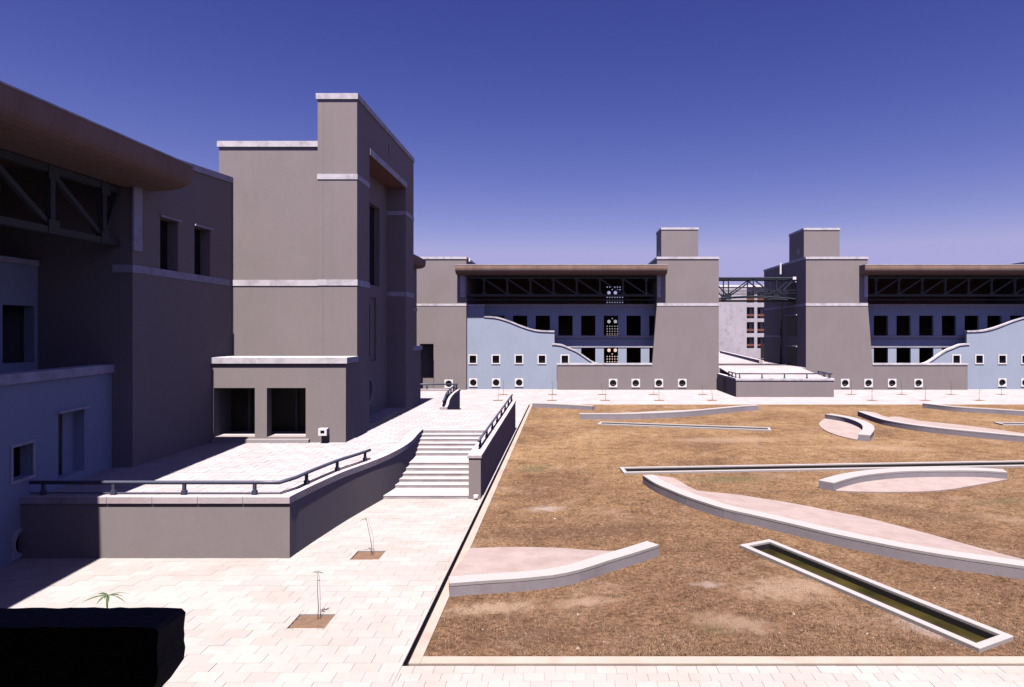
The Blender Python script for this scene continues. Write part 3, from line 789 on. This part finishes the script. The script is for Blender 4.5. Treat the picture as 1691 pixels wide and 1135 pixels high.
MB().plan([[(15.9, 66.12), (25.0, 66.12), (25.0, 80.2), (24.2, 80.2), (29.0, 118), (15.9, 118)]], 0, 2.28).build('deck', M['far_paving'], pd)
MB().box(15.9, 25.0, 70.4, 70.75, 2.282, 2.30).build('deck_joint', M['black'], pd)
rb = MB(); ribbon_wall(rb, [(22.9, 75.3), (27.2, 112)], [(23.3, 75.2), (27.6, 112)], 2.28, 2.66); rb.build('deck_kerb', M['coping'], pd)
MB().box(15.72, 15.95, 62.4, 63.5, .1, 1.5).build('gate', M['dark'], pd)
def rail_run(name, path, label, zoff=0.33, r=.045, post_step=2.0, low=True, post_idx=None, base_drop=0.0):
    h = thing(name, path[0], label, 'handrail')
    MB().tube([(p[0], p[1], p[2] + zoff) for p in path], r, 10).build('rail', M['metal'], h, smooth=True)
    if low:
        MB().tube([(p[0], p[1], p[2] + .05) for p in path], .018, 6).build('base_bar', M['metal'], h)
    acc, nxt = 0.0, post_step * .12
    L = sum((Vector(path[i + 1]) - Vector(path[i])).length for i in range(len(path) - 1))
    n = max(2, round(L / post_step) + 1); want = [L * (.03 + .94 * i / (n - 1)) for i in range(n)]
    for i in range(len(path) - 1):
        a, b = Vector(path[i]), Vector(path[i + 1]); s = (b - a).length
        while want and want[0] <= acc + s + 1e-6:
            q = a + (b - a) * ((want.pop(0) - acc) / s)
            pm = MB(); w_ = r * .75
            pm.box(q.x - w_, q.x + w_, q.y - w_, q.y + w_, q.z - base_drop, q.z + zoff - .02)
            pm.box(q.x - w_ * 1.7, q.x + w_ * 1.7, q.y - w_ * 1.3, q.y + w_ * 1.3, q.z - base_drop, q.z + .12)
            pm.build('post', M['metal'], h)
        acc += s
    return h
rail_run('handrail', [(PX0 + .1, PY + .15, 1.72), (PX1 - .1, PY + .15, 1.72)], 'low dark handrail along the front edge of the far podium', .42, .06, 2.0, False)
rail_run('handrail', [(PX1 - .12, PY + .5, 1.72), (PX1 - .12, PY + 3.4, 1.72)], 'short dark handrail on the right flank of the far podium', .42, .06, 1.4, False)
rail_run('handrail', [(PX0 + .12, PY + .5, 1.72), (PX0 + .12, PY + 3.2, 1.72)], 'short dark handrail on the left flank of the far podium', .42, .06, 1.4, False)

# ------------------------------------------------------------------ steel bridge
br = thing('steel_bridge', (20.4, 70, 9.3), 'dark steel truss footbridge spanning the gap between the two far pavilions', 'bridge')
bx0, bx1 = 15.95, 25.0
for k, y in enumerate((69.0, 71.2)):
    zt_, zb_ = 11.75, 9.75
    MB().tube([(bx0, y, zt_), (bx1, y, zt_)], .13, 8).build('top_chord', M['truss'], br)
    cam_pts = [(bx0 + (bx1 - bx0) * i / 8, y, zb_ - .25 + .32 * math.sin(math.pi * i / 8)) for i in range(9)]
    MB().tube(cam_pts, .09, 6).build('bottom_chord', M['truss'], br)
    nb = [AX(1203, 69), AX(1282, 69)]; nt = [bx0, AX(1244, 69), AX(1312, 69)]
    for i, xb in enumerate(nb):
        MB().bar((nt[i], y, zt_ - .1), (xb, y, zb_), .13).build('brace', M['truss'], br)
        MB().bar((nt[i + 1], y, zt_ - .1), (xb, y, zb_), .13).build('brace', M['truss'], br)
        MB().bar((xb, y, zb_), (xb, y, zt_ - .1), .11).build('hanger', M['truss'], br)
        MB().box(xb - .28, xb + .28, y - .08, y - .06, zb_ - .3, zb_ + .35).build('gusset', M['truss'], br)
    MB().bar((nt[1], y, 9.8), (nt[1], y, zt_ - .1), .11).build('hanger', M['truss'], br)
    for z in (10.45, 10.15): MB().tube([(bx0, y - .1, z), (bx1, y - .1, z)], .03, 6).build('guard_rail', M['truss'], br)
MB().box(bx0, bx1, 69.1, 71.1, 9.30, 9.42).build('deck', M['dark'], br)
MB().box(bx1 - .45, bx1 - .05, 68.75, 68.95, 11.6, 11.9).build('bearing', M['frame'], br)

# ------------------------------------------------------------------ concrete block far behind the gap
YC = 142.0; sc_ = YC / F
cb = thing('concrete_building', (40, YC, 0), 'raw concrete block with a stack of balconied windows seen beyond the gap under the bridge', 'building')
cx0, cxm, cx1 = 31.0, AX(1232, YC), 50.0
MB().box(cx0, cxm, YC - .5, YC + 12, 0, 15.9).build('wall', M['raw'], cb)
MB().box(cx0, cx1, YC - .6, YC + 12, 15.902, 16.3).build('roof_coping', M['frame'], cb)
MB().box(cx0, AX(1208, YC), YC - 4, YC - .61, 2.0, 17.3).build('ochre_panel', M['ochre'], cb) if False else None
wh = []
colu = [(1232.5, 1245.5), (1250.5, 1263.5), (1268.5, 1281.5)]
rows = [(483, 500), (507.5, 526), (532, 550.5), (557, 575.5)]
for u0, u1 in colu:
    for v0, v1 in rows: wh.append(rect(AX(u0, YC), AX(u1, YC), ZV(v1, YC), ZV(v0, YC)))
Mc = lambda a, d, z: (a, YC - d, z)
MB().extrude([rect(cxm + .001, cx1, 0, 15.9)] + wh, Mc, -1.6, 0).build('wall', M['raw'], cb)
MB().box(cxm, cx1, YC + 1.61, YC + 12, 0, 15.9).build('core', M['raw'], cb)
for h in wh:
    a0, z0 = h[0]; a1, z1 = h[2]
    f = MB().mbox(Mc, a0 + .62 * (a1 - a0), a1 - .02, -1.55, -1.3, z0 + .02, z1 - .02).build('window', M['frame'], cb)
    MB().mbox(Mc, a0 + .02, a0 + .56 * (a1 - a0), -1.55, -1.3, z0 + .02, z1 - .02).build('window_pane', M['pane'], cb)
    MB().mbox(Mc, a0 + .05, a1 - .05, -.25, -.15, z0 + .5, z0 + .95).build('balcony_rail', M['red'], cb)
MB().box(AX(1256, YC), AX(1263, YC), YC - .05, YC - .01, .2, 3.2).build('door', M['dark'], cb)

# ------------------------------------------------------------------ terrace
far_curve = smooth_path([(-6.87, 37.3), (-7.08, 39), (-7.31, 40.4), (-7.58, 42.4), (-7.80, 44.5), (-7.95, 46.6), (-8.05, 49.3)], .6)
near_ys = [16.95 + i * (29.4 - 16.95) / 32 for i in range(33)]
near_curve = [(curve_x(y), y) for y in near_ys]
near_curve = [(float(np.mean([near_curve[max(0, min(32, i + k))][0] for k in (-1, 0, 1)])), y) for i, (x, y) in enumerate(near_curve)]
inner_near = offset_path(near_curve, .40); inner_far = offset_path(far_curve, .40)
inner_near[0] = (near_curve[0][0] - .4, near_curve[0][1] + .36); inner_near[-1] = (near_curve[-1][0] - .4, near_curve[-1][1])
outline = [(-14.9, 17.32)] + [p for p in inner_near] + [(-3.45, 29.41), (-3.45, 37.3)] + [inner_far[0]] + inner_far[1:] + [(-15.0, 49.3), (-15.0, 17.32)][:2]
outline = [(-15.6, 17.32)] + inner_near + [(-3.45, 29.41), (-3.45, 37.3)] + inner_far + [(-15.6, 49.0)]
ter = thing('terrace', (-10, 20, 0), 'raised white terrace in front of the entrance tower', None, None, 'structure')
MB().plan([outline], -.02, ZT - .010).build('terrace_slab', M['far_paving'], ter)
tp = MB()
def inside_outline(x, y):
    c = False; n = len(outline)
    for i in range(n):
        (xa, ya), (xb, yb) = outline[i], outline[i - 1]
        if (ya > y) != (yb > y) and x < (xb - xa) * (y - ya) / (yb - ya) + xa: c = not c
    return c
row = 0; y = 17.36
while y < 46:
    x = -15.2 + (.3 if row % 2 else 0)
    while x < -3.6:
        q = [(x, y), (x + .6, y), (x + .6, y + .4), (x, y + .4)]
        if all(inside_outline(*p) for p in q):
            j = .006; z = ZT + random.uniform(-.003, .003)
            x0, x1, y0, y1 = x + j, x + .6 - j, y + j, y + .4 - j
            tp.add([(x0, y0, ZT - .009), (x1, y0, ZT - .009), (x1, y1, ZT - .009), (x0, y1, ZT - .009), (x0, y0, z), (x1, y0, z), (x1, y1, z), (x0, y1, z)],
                   [(0, 1, 5, 4), (1, 2, 6, 5), (2, 3, 7, 6), (3, 0, 4, 7), (4, 5, 6, 7)])
        x += .6
    y += .4; row += 1
tp.build('paver_field', M['terrace_floor'], ter)['kind'] = 'stuff'

tw = thing('terrace_wall', (-10.8, 16.95, 0), 'grey retaining wall of the terrace, straight in front then curving towards the steps', 'retaining wall')
cz = lambda y: float(np.interp(y, [16.9, 18.5, 20.2, 21.45, 22.9, 24.3, 25.9, 28.4, 29.5], [1.636, 1.63, 1.605, 1.55, 1.52, 1.52, 1.535, 1.54, 1.54]))
CH = .19
MB().plan([[(-14.46, 16.95), near_curve[0], inner_near[0], (-14.52, 17.31)]], 0, 1.636 - CH).build('wall', M['grey'], tw)
wb = MB(); ribbon_wall(wb, near_curve, inner_near, 0, [cz(p[1]) - CH for p in near_curve]); wb.build('wall', M['grey'], tw)
xs = [-14.46, -13.3, -12.1, -10.9, -9.7, -8.5, -7.23]
for i in range(6):
    x0, x1 = xs[i] + .003, xs[i + 1] - .003
    cs = MB()
    if i < 5: cs.box(x0, x1, 16.91, 17.33, 1.637 - CH, 1.636)
    else: cs.plan([[(x0, 16.91), (near_curve[0][0] + .012, 16.91), (near_curve[0][0] + .012, 16.95), (inner_near[0][0], 17.33), (x0, 17.33)]], 1.637 - CH, 1.636)
    cs.build('coping_stone', M['coping'], tw, bevel=.012)
co, ci = offset_path(near_curve, -.012), offset_path(inner_near, .02)
for i in range(0, 32, 4):
    a, b = co[i:i + 5], ci[i:i + 5]
    zt_ = [cz(p[1]) for p in near_curve[i:i + 5]]
    cs = MB(); ribbon_wall(cs, a, b, [z - CH + .001 for z in zt_], zt_); cs.build('coping_stone', M['coping'], tw)
ftw = thing('terrace_wall', (-7.5, 43, 0), 'short curved grey wall with pale coping at the far end of the terrace', 'retaining wall')
wb = MB(); ribbon_wall(wb, far_curve, inner_far, 0, 1.42); wb.build('wall', M['grey'], ftw)
wb = MB(); ribbon_wall(wb, offset_path(far_curve, -.04), inner_far, 1.421, 1.60); wb.build('coping', M['coping'], ftw)
MB().box(-15.0, -8.06, 49.0, 49.4, 0, 1.42).build('wall', M['grey'], ftw)
MB().box(-15.0, -8.02, 48.95, 49.45, 1.421, 1.60).build('coping', M['coping'], ftw)

rail_path = [(-14.3, 17.13, 1.636)] + [(x, 17.13, 1.636) for x in (-12, -10, -8.2, -7.62)] + \
    [(p[0] - .22, p[1], cz(p[1])) for p in near_curve if 17.4 < p[1] < 22.6]
rail_run('handrail', rail_path, 'long low dark handrail on the near terrace wall, bending along its curve', .33, .05, 2.0)
rail_run('handrail', [(-15.0, 49.2, 1.6), (-8.25, 49.2, 1.6)], 'straight handrail crossing the far end of the terrace beside the tower', .36, .06, 2.2, False)
rail_run('handrail', [(p[0] - .2, p[1], 1.60) for p in far_curve], 'short wavy handrail on the curved wall at the far end of the terrace', .36, .055, 1.7)

# staircase
stc = thing('staircase', (-5, 22.94, 0), 'broad flight of pale stone steps with a half landing rising to the terrace', 'staircase')
ys_ = [22.94, 24.03] + [24.03 + .4275 * i for i in range(1, 5)] + [27.13 + .456 * i for i in range(0, 6)]
NR = 12; RH = (ZT + .004) / NR
for i in range(NR):
    y0 = ys_[i]; y1 = ys_[i + 1] if i + 1 < NR else ys_[i] + .5
    z1 = RH * (i + 1)
    xl = min(curve_x(min(y0, 29.3)), curve_x(min(y1, 29.3))) - .1
    s_ = MB().box(xl, -3.44, y0 + .03, y1 + .05 if i + 1 < NR else 29.40 if y0 < 29.3 else y0 + .2, 0 if i == 0 else RH * i - .03, z1 - .045).build('step', M['step'], stc)
    MB().box(xl, -3.44, y0 + .022, y1 + .028 if i + 1 < NR else y0 + .3, z1 - .044, z1 + (.004 if i + 1 == NR else 0)).build('tread', M['tread'], s_, bevel=.008)
# parapet beside the steps
pw = thing('parapet_wall', (-3.2, 22.94, 0), 'long straight grey parapet between the steps and the lawn', 'wall')
py0, py1 = 22.94, 39.3
pz = lambda y: 1.58 + (y - py0) / (py1 - py0) * .22
mbp = MB(); ribbon_wall(mbp, [(-3.0, py0), (-3.0, py1)], [(-3.43, py0), (-3.43, py1)], 0, [pz(py0) - .12, pz(py1) - .12]); mbp.build('wall', M['grey'], pw)
for i in range(12):
    a, b = py0 - .03 + (py1 + .05 - py0) * i / 12 + .002, py0 - .03 + (py1 + .05 - py0) * (i + 1) / 12 - .002
    mbp = MB(); ribbon_wall(mbp, [(-2.965, a), (-2.965, b)], [(-3.47, a), (-3.47, b)], [pz(a) - .119, pz(b) - .119], [pz(a), pz(b)])
    mbp.build('coping_stone', M['coping'], pw, bevel=.012)
rail_run('handrail', [(-3.2, 23.9 + i * (39.2 - 23.9) / 10, pz(23.9 + i * 1.53)) for i in range(11)], 'straight dark handrail on the parapet beside the steps', .33, .05, 2.15)
tl = thing('wall_tap', (-3.15, 22.9, .1), 'tiny white tap box at the foot of the parapet end', 'tap')
MB().box(-3.24, -3.08, 22.82, 22.94 - .002, .04, .16).build('tap_box', M['frame'], tl, bevel=.01)
MB().tube([(-3.12, 22.80, .10), (-3.12, 22.76, .06)], .02, 6).build('spout', M['metal'], tl)
# little cube light on the annex wall
lx = thing('wall_light', (-9.77, 26.0, 1.9), 'small white cube light on the wall between doorway and tower corner', 'light')
MB().extrude([rect(-9.94, -9.60, 1.80, 2.08), rect(-9.85, -9.69, 1.87, 2.01)], MA, .10, .34).build('casing', M['frame'], lx)
MB().box(-9.93, -9.61, AY - .099, AY - .002, 1.81, 2.07).build('backplate', M['dark'], lx)

# ------------------------------------------------------------------ benches on the lawn
def bench(outer, width, zt, label, wedge=None, side=1, zw=None, tread_mat='wedge'):
    """curved low wall; `wedge` is the back edge of the sloping paved wedge behind it"""
    o = smooth_path(outer, .35); inn = offset_path(o, width * side)
    r = thing('curved_bench', (*o[len(o) // 2], 0), label, 'bench', 'curved concrete benches on the lawn')
    ins = offset_path(o, .005 * side)
    w_ = MB(); ribbon_wall(w_, ins, offset_path(o, (width - .02) * side), -.1, zt - .075); w_.build('bench_wall', M['concrete'], r)
    w_ = MB(); ribbon_wall(w_, o, inn, zt - .07, zt); w_.build('bench_top', M['bench_top'], r)
    if wedge:
        bk_ = smooth_path([p[:2] for p in wedge], .35); zb = [p[2] for p in wedge]
        n = 28
        def samp(path, t):
            P = np.array([p[:2] for p in path]); d = np.r_[0, np.cumsum(np.hypot(*np.diff(P, axis=0).T))]; s = t * d[-1]
            return float(np.interp(s, d, P[:, 0])), float(np.interp(s, d, P[:, 1]))
        vs, fs = [], []
        zf = zw if zw is not None else zt - .012
        for i in range(n + 1):
            t = i / n; a, b = samp(inn, t), samp(bk_, t)
            z = float(np.interp(t, np.linspace(0, 1, len(zb)), zb))
            vs += [(a[0], a[1], -.05), (b[0], b[1], -.05), (b[0], b[1], z), (a[0], a[1], zf)]
        for i in range(n):
            for k_ in range(4): fs.append((4 * i + k_, 4 * i + (k_ + 1) % 4, 4 * i + 4 + (k_ + 1) % 4, 4 * i + 4 + k_))
        fs += [(0, 1, 2, 3), tuple(4 * n + q for q in (3, 2, 1, 0))]
        MB().add(vs, fs).build('paved_wedge', M[tread_mat], r)
    return r
bench([(-2.60, 14.47), (-1.98, 14.6), (-.94, 14.78), (-.29, 14.96), (.37, 15.31), (1.08, 15.91), (1.84, 16.51), (2.52, 17.09)], .42, .31,
      'curved bench in the near left corner of the lawn, its paved wedge touching the kerb',
      [(-2.60, 17.7, .015), (-1.43, 17.8, .015), (-.35, 17.72, .02), (.5, 17.45, .06), (1.5, 16.86, .22), (2.30, 17.36, .29)])
bench([(3.09, 25.29), (3.39, 23.97), (3.80, 22.93), (4.18, 22.07), (4.65, 21.27), (5.13, 20.52), (5.74, 19.92), (6.75, 18.86), (7.48, 18.05), (8.19, 17.39), (8.87, 16.81), (9.54, 16.33), (10.22, 15.94), (10.87, 15.59), (11.6, 15.2), (12.6, 14.75)],
      .45, .335, 'longest curved bench with a broad paved wedge, sweeping to the right picture edge',
      [(3.3, 25.42, .315), (4.2, 25.0, .31), (4.85, 23.5, .2), (5.92, 23.7, .03), (6.7, 23.24, .02), (7.98, 22.3, .02), (8.87, 21.4, .02), (9.7, 20.6, .02), (10.36, 19.63, .02), (10.93, 18.7, .02), (11.41, 17.8, .03), (11.87, 17.0, .05), (13.0, 15.3, .25)])
bench([(10.14, 24.08), (10.96, 24.77), (11.98, 25.44), (13.33, 25.97), (14.57, 26.2), (16.82, 26.25), (17.95, 25.92)], .62, .31,
      'curved bench wrapped round the far side of a pink paved lens, right of centre')
def lens(front, back, name_label, bench_obj):
    P = smooth_path(front, .4) + list(reversed(smooth_path(back, .4)))
    MB().plan([P], -.05, .045).build('paved_lens', M['wedge'], bench_obj)
b3 = [o for o in bpy.data.objects if o.get('label', '').startswith('curved bench wrapped')][0]
lens([(10.2, 24.0), (10.9, 23.87), (11.88, 23.8), (13.27, 23.87), (14.45, 24.15), (15.92, 24.84), (17.9, 25.85)],
     [(10.2, 24.1), (10.97, 24.76), (11.98, 25.43), (13.33, 25.96), (14.57, 26.19), (16.82, 26.24), (17.92, 25.9)], '', b3)
b4 = bench([(17.9, 44.0), (18.5, 42.3), (18.35, 39.9), (17.6, 37.75), (16.2, 35.3)], .62, .34,
           'small hook shaped bench round a pink paved patch near the far middle of the lawn')
lens([(17.85, 43.9), (16.6, 41.7), (16.0, 39.9), (15.7, 38.0), (15.8, 36.3), (16.15, 35.3)],
     [(17.88, 43.95), (18.48, 42.3), (18.33, 39.9), (17.58, 37.75), (16.19, 35.32)], '', b4)
bench([(20.9, 45.64), (20.54, 42.35), (20.6, 40.8), (21.15, 39.04), (22.0, 37.7), (23.3, 36.3), (24.96, 34.76), (27, 33.4), (29, 32.6)], .5, .34,
      'curved bench with paved wedge beyond the long channel, reaching the right picture edge',
      [(21.2, 45.65, .32), (21.9, 45.3, .31), (21.7, 43.2, .2), (23.2, 44.4, .03), (23.9, 43, .02), (25.3, 41.3, .02), (26.4, 39.4, .02), (27.2, 37.3, .02), (28.6, 35.0, .1), (29.4, 33.4, .28)])
bench([(28.3, 50.6), (29.5, 48.2), (31.3, 46.8), (32.8, 45.7), (35.5, 44.3), (38, 43.6)], .5, .34,
      'farthest bench on the right, a thin grey sliver below the right pavilion',
      [(28.8, 50.7, .3), (30.6, 49.6, .03), (32.6, 48.4, .02), (34.6, 47.0, .02), (36.5, 45.6, .03), (38.3, 44.3, .28)])
bench([(1.04, 43.75), (2.6, 43.72), (4.19, 43.75), (6.26, 44.2), (8.54, 45.07), (10.4, 46.2), (11.8, 47.1), (13.6, 48.3), (14.8, 48.75)], .45, .39,
      'curved bench on the far lawn between the slanting channel and the podium',
      [(1.1, 44.4, .33), (2.6, 45.6, .15), (4.4, 46.8, .05), (7.2, 48.2, .03), (9.6, 48.6, .05), (11.8, 48.3, .2), (14.5, 49.25, .36)], tread_mat='bench_top')
bench([(-2.55, 50.8), (-1.2, 50.45), (.3, 49.8), (1.3, 49.3), (2.1, 48.8)], .4, .32,
      'short pale bench at the far left corner of the lawn beside the kerb',
      [(-2.55, 52.6, .02), (-1.2, 52.4, .02), (.4, 51.6, .03), (1.5, 50.5, .1), (2.3, 49.4, .27)], tread_mat='bench_top')

# ------------------------------------------------------------------ saplings
def leaf_mesh(L, w, droop):
    m = MB(); n = 4; vs = []
    for i in range(n + 1):
        t = i / n; ww = w * math.sin(math.pi * min(1, .12 + .88 * t)) * (1 if i < n else .05)
        vs += [(L * t, -ww / 2, -droop * t * t), (L * t, ww / 2, -droop * t * t)]
    m.add(vs, [(2 * i, 2 * i + 2, 2 * i + 3, 2 * i + 1) for i in range(n)])
    me = m.mesh('leaf'); me.materials.append(M['leaf']); return me
leaf_s = leaf_mesh(.16, .035, .05); leaf_p = leaf_mesh(.34, .05, .16)
def sapling(x, y, h, label, kind='thin', lean=0.0, group='young saplings in the paving pits', nl=9, r=.007):
    o = thing('sapling', (x, y, -.03), label, 'sapling', group)
    pts = [(x + lean * t * t + .012 * math.sin(7 * t), y, -.03 + h * t) for t in (0, .25, .5, .75, 1)]
    MB().tube(pts, r * 1.3, 6, r * .6).build('stem', M['stem'], o)
    if kind == 'thin':
        MB().tube([(x + .045, y + .02, -.03), (x + .04, y + .02, h * .45), (x + lean * .7 + .03, y, h * .88)], r * .8, 5, r * .4).build('stem', M['stem'], o)
    for i in range(nl):
        a = 2 * math.pi * i / nl + random.uniform(-.4, .4)
        t = 1.0 if kind == 'palm' else random.uniform(.78, 1.0)
        l_ = inst('leaf', leaf_p if kind == 'palm' else leaf_s, (x + lean * t * t + .012 * math.sin(7 * t), y, -.03 + h * t), o)
        l_.rotation_euler = (random.uniform(-.4, .4), random.uniform(-.55, .1), a); s = random.uniform(.7, 1.15); l_.scale = (s, s, s)
    return o
sapling(-5.18, 13.45, 1.02, 'thin sapling in the square pit nearest the camera', nl=7)
sapling(-5.22, 17.32, 1.02, 'leaning thin sapling in the pit in front of the curved terrace wall', lean=-.16, nl=5)
sapling(-7.85, 11.0, 1.50, 'palm topped sapling peeping over the black ledge', 'palm', nl=9, r=.012)
ordw = ['first', 'second', 'third', 'fourth', 'fifth', 'sixth', 'seventh', 'eighth', 'ninth']
for i, (x, y) in enumerate(far_pits):
    back = i < 9; k_ = i if back else i - 9
    sapling(x, y, random.uniform(.95, 1.5), ('tiny bare sapling, %s from the left in the row close to the far pavilions' if back else 'tiny bare sapling, %s from the left in the row along the far lawn edge') % ordw[k_],
            nl=5, lean=random.uniform(-.1, .1), r=.010, group='saplings on the far paving')

# ------------------------------------------------------------------ near building the view is taken from; unseen roof and mass added for shade
nb_ = thing('near_pavilion', (0, -2, 0), 'near pavilion the view is taken from, unseen roof and mass added for shade, its rough black ledge showing at lower left', 'building')
MB().box(-12, 9, -5, 3.0, 9.4, 9.7).build('roof', M['canopy'], nb_)  # unseen roof added to keep the ledge in shade
MB().box(-12, 9, -5.3, -5.0, 0, 9.4).build('back_wall', M['inside'], nb_)
MB().box(-34, 34, -17, -5.32, 0, 13.2).build('block', M['grey'], nb_)  # unseen mass added to block skylight from behind the camera
MB().box(-12, 9, -5, 2.4, 4.0, 4.3).build('floor_slab', M['inside'], nb_)
MB().box(-12.3, -12, -5.3, 3.0, 0, 9.7).build('end_wall', M['grey'], nb_)
lg = [(-11.9, 4.19)]
x = -11.6
while x < -2.51:
    lg.append((x, 4.19 + random.uniform(-.006, .003))); x += random.uniform(.04, .12) if x > -4 else .5
lg += [(-2.50, 4.175), (-2.485, 4.16)]
z = 4.08
while z > 3.88:
    lg.append((-2.49 + random.uniform(-.006, .004), z)); z -= random.uniform(.025, .06)
for i in range(9):
    t = i / 8; lg.append((-2.495 - .36 * t + random.uniform(-.007, .007), 3.86 - .50 * t + random.uniform(-.007, .007)))
lg += [(-11.9, 3.3)]
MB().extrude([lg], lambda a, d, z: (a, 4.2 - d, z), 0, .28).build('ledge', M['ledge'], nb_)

# ------------------------------------------------------------------ unseen wing added on the east side to cut skylight on shaded walls
ew = thing('east_sky_blocker', (58.2, 34, 0), 'plain grey wing, unseen, added at the far right to cut skylight on the shaded walls', 'building')
def ME(a, d, z): return (58.2 - d, a, z)
MB().extrude([rect(6, 62, 0, 12.8)] + [rect(y, y + 1.5, z, z + 2.1) for y in range(10, 60, 5) for z in (1.2, 5.6, 9.4)], ME, -.5, 0).build('wall', M['grey'], ew)
MB().box(58.72, 70, 6, 62, 0, 12.8).build('block', M['grey'], ew)
MB().box(58.1, 70, 5.9, 62.1, 12.802, 13.05).build('roof_coping', M['white'], ew)
MB().mbox(ME, 6, 62, .002, .03, 8.2, 8.45).build('band', M['white'], ew)

# ------------------------------------------------------------------ straw and pebbles on the lawn
def in_bench(xa, ya):
    bad = np.zeros(len(xa), bool)
    for o in bpy.data.objects:
        if o.type == 'MESH' and o.name.split('.')[0] in ('bench_top', 'paved_wedge', 'paved_lens', 'kerb_rim', 'water'):
            w = ORG[o.name]
            for poly in o.data.polygons:
                if abs(poly.normal.z) < .5: continue
                P = [o.data.vertices[i].co for i in poly.vertices]
                px = [p.x + w.x for p in P]; py = [p.y + w.y for p in P]
                m = (xa > min(px)) & (xa < max(px)) & (ya > min(py)) & (ya < max(py)) & ~bad
                if not m.any(): continue
                idx = np.where(m)[0]; c = np.zeros(len(idx), bool); n = len(px)
                for i in range(n):
                    xa_, ya_, xb_, yb_ = px[i], py[i], px[i - 1], py[i - 1]
                    if ya_ == yb_: continue
                    q = ((ya_ > ya[idx]) != (yb_ > ya[idx])) & (xa[idx] < (xb_ - xa_) * (ya[idx] - ya_) / (yb_ - ya_) + xa_)
                    c ^= q
                bad[idx[c]] = True
    return bad
def scatter(n, ymax, power):
    y = 11.85 + (ymax - 11.85) * rng.random(n) ** power
    x = -2.55 + (y * .74 + 3.0) * rng.random(n)
    cl = np.sin(x * 1.7 + 2 * np.sin(y * .9)) * np.sin(y * 2.1 + 1.5 * np.sin(x * 1.1)) + .5 * np.sin(x * 5.3 + y * 4.1)
    keep = rng.random(n) < np.clip(.55 + .45 * cl, .08, 1)
    x, y = x[keep], y[keep]
    b = in_bench(x, y); return x[~b], y[~b]
x, y = scatter(150000, 30, 1.5)
n = len(x); a = rng.random(n) * 2 * np.pi; h = rng.uniform(.012, .05, n); w = rng.uniform(.003, .007, n); L = rng.uniform(.01, .06, n)
v = np.zeros((n, 3, 3))
v[:, 0] = np.stack([x - np.sin(a) * w, y + np.cos(a) * w, np.full(n, -.002)], 1)
v[:, 1] = np.stack([x + np.sin(a) * w, y - np.cos(a) * w, np.full(n, -.002)], 1)
v[:, 2] = np.stack([x + np.cos(a) * L, y + np.sin(a) * L, h], 1)
me = bpy.data.meshes.new('straw'); me.from_pydata(v.reshape(-1, 3).tolist(), [], np.arange(3 * n).reshape(-1, 3).tolist()); me.materials.append(M['straw'])
o = bpy.data.objects.new('straw', me); C.objects.link(o); tag(o, 'dry straw blades covering the brown lawn', None, None, 'stuff')
x, y = scatter(900, 40, 1.3)
pb = MB()
for xx, yy in zip(x, y):
    s = float(rng.uniform(.006, .022)) * (2.0 if rng.random() < .06 else 1)
    q = [(xx + s * math.cos(t) * float(rng.uniform(.7, 1.2)), yy + s * math.sin(t) * float(rng.uniform(.7, 1.2)), 0) for t in (0, 1.3, 2.5, 3.8, 5.1)]
    pb.add([*q, (xx, yy, s * .9)], [(i, (i + 1) % 5, 5) for i in range(5)])
tag(pb.build('pebbles', M['stone']), 'pale pebbles and clods strewn over the lawn', None, None, 'stuff')
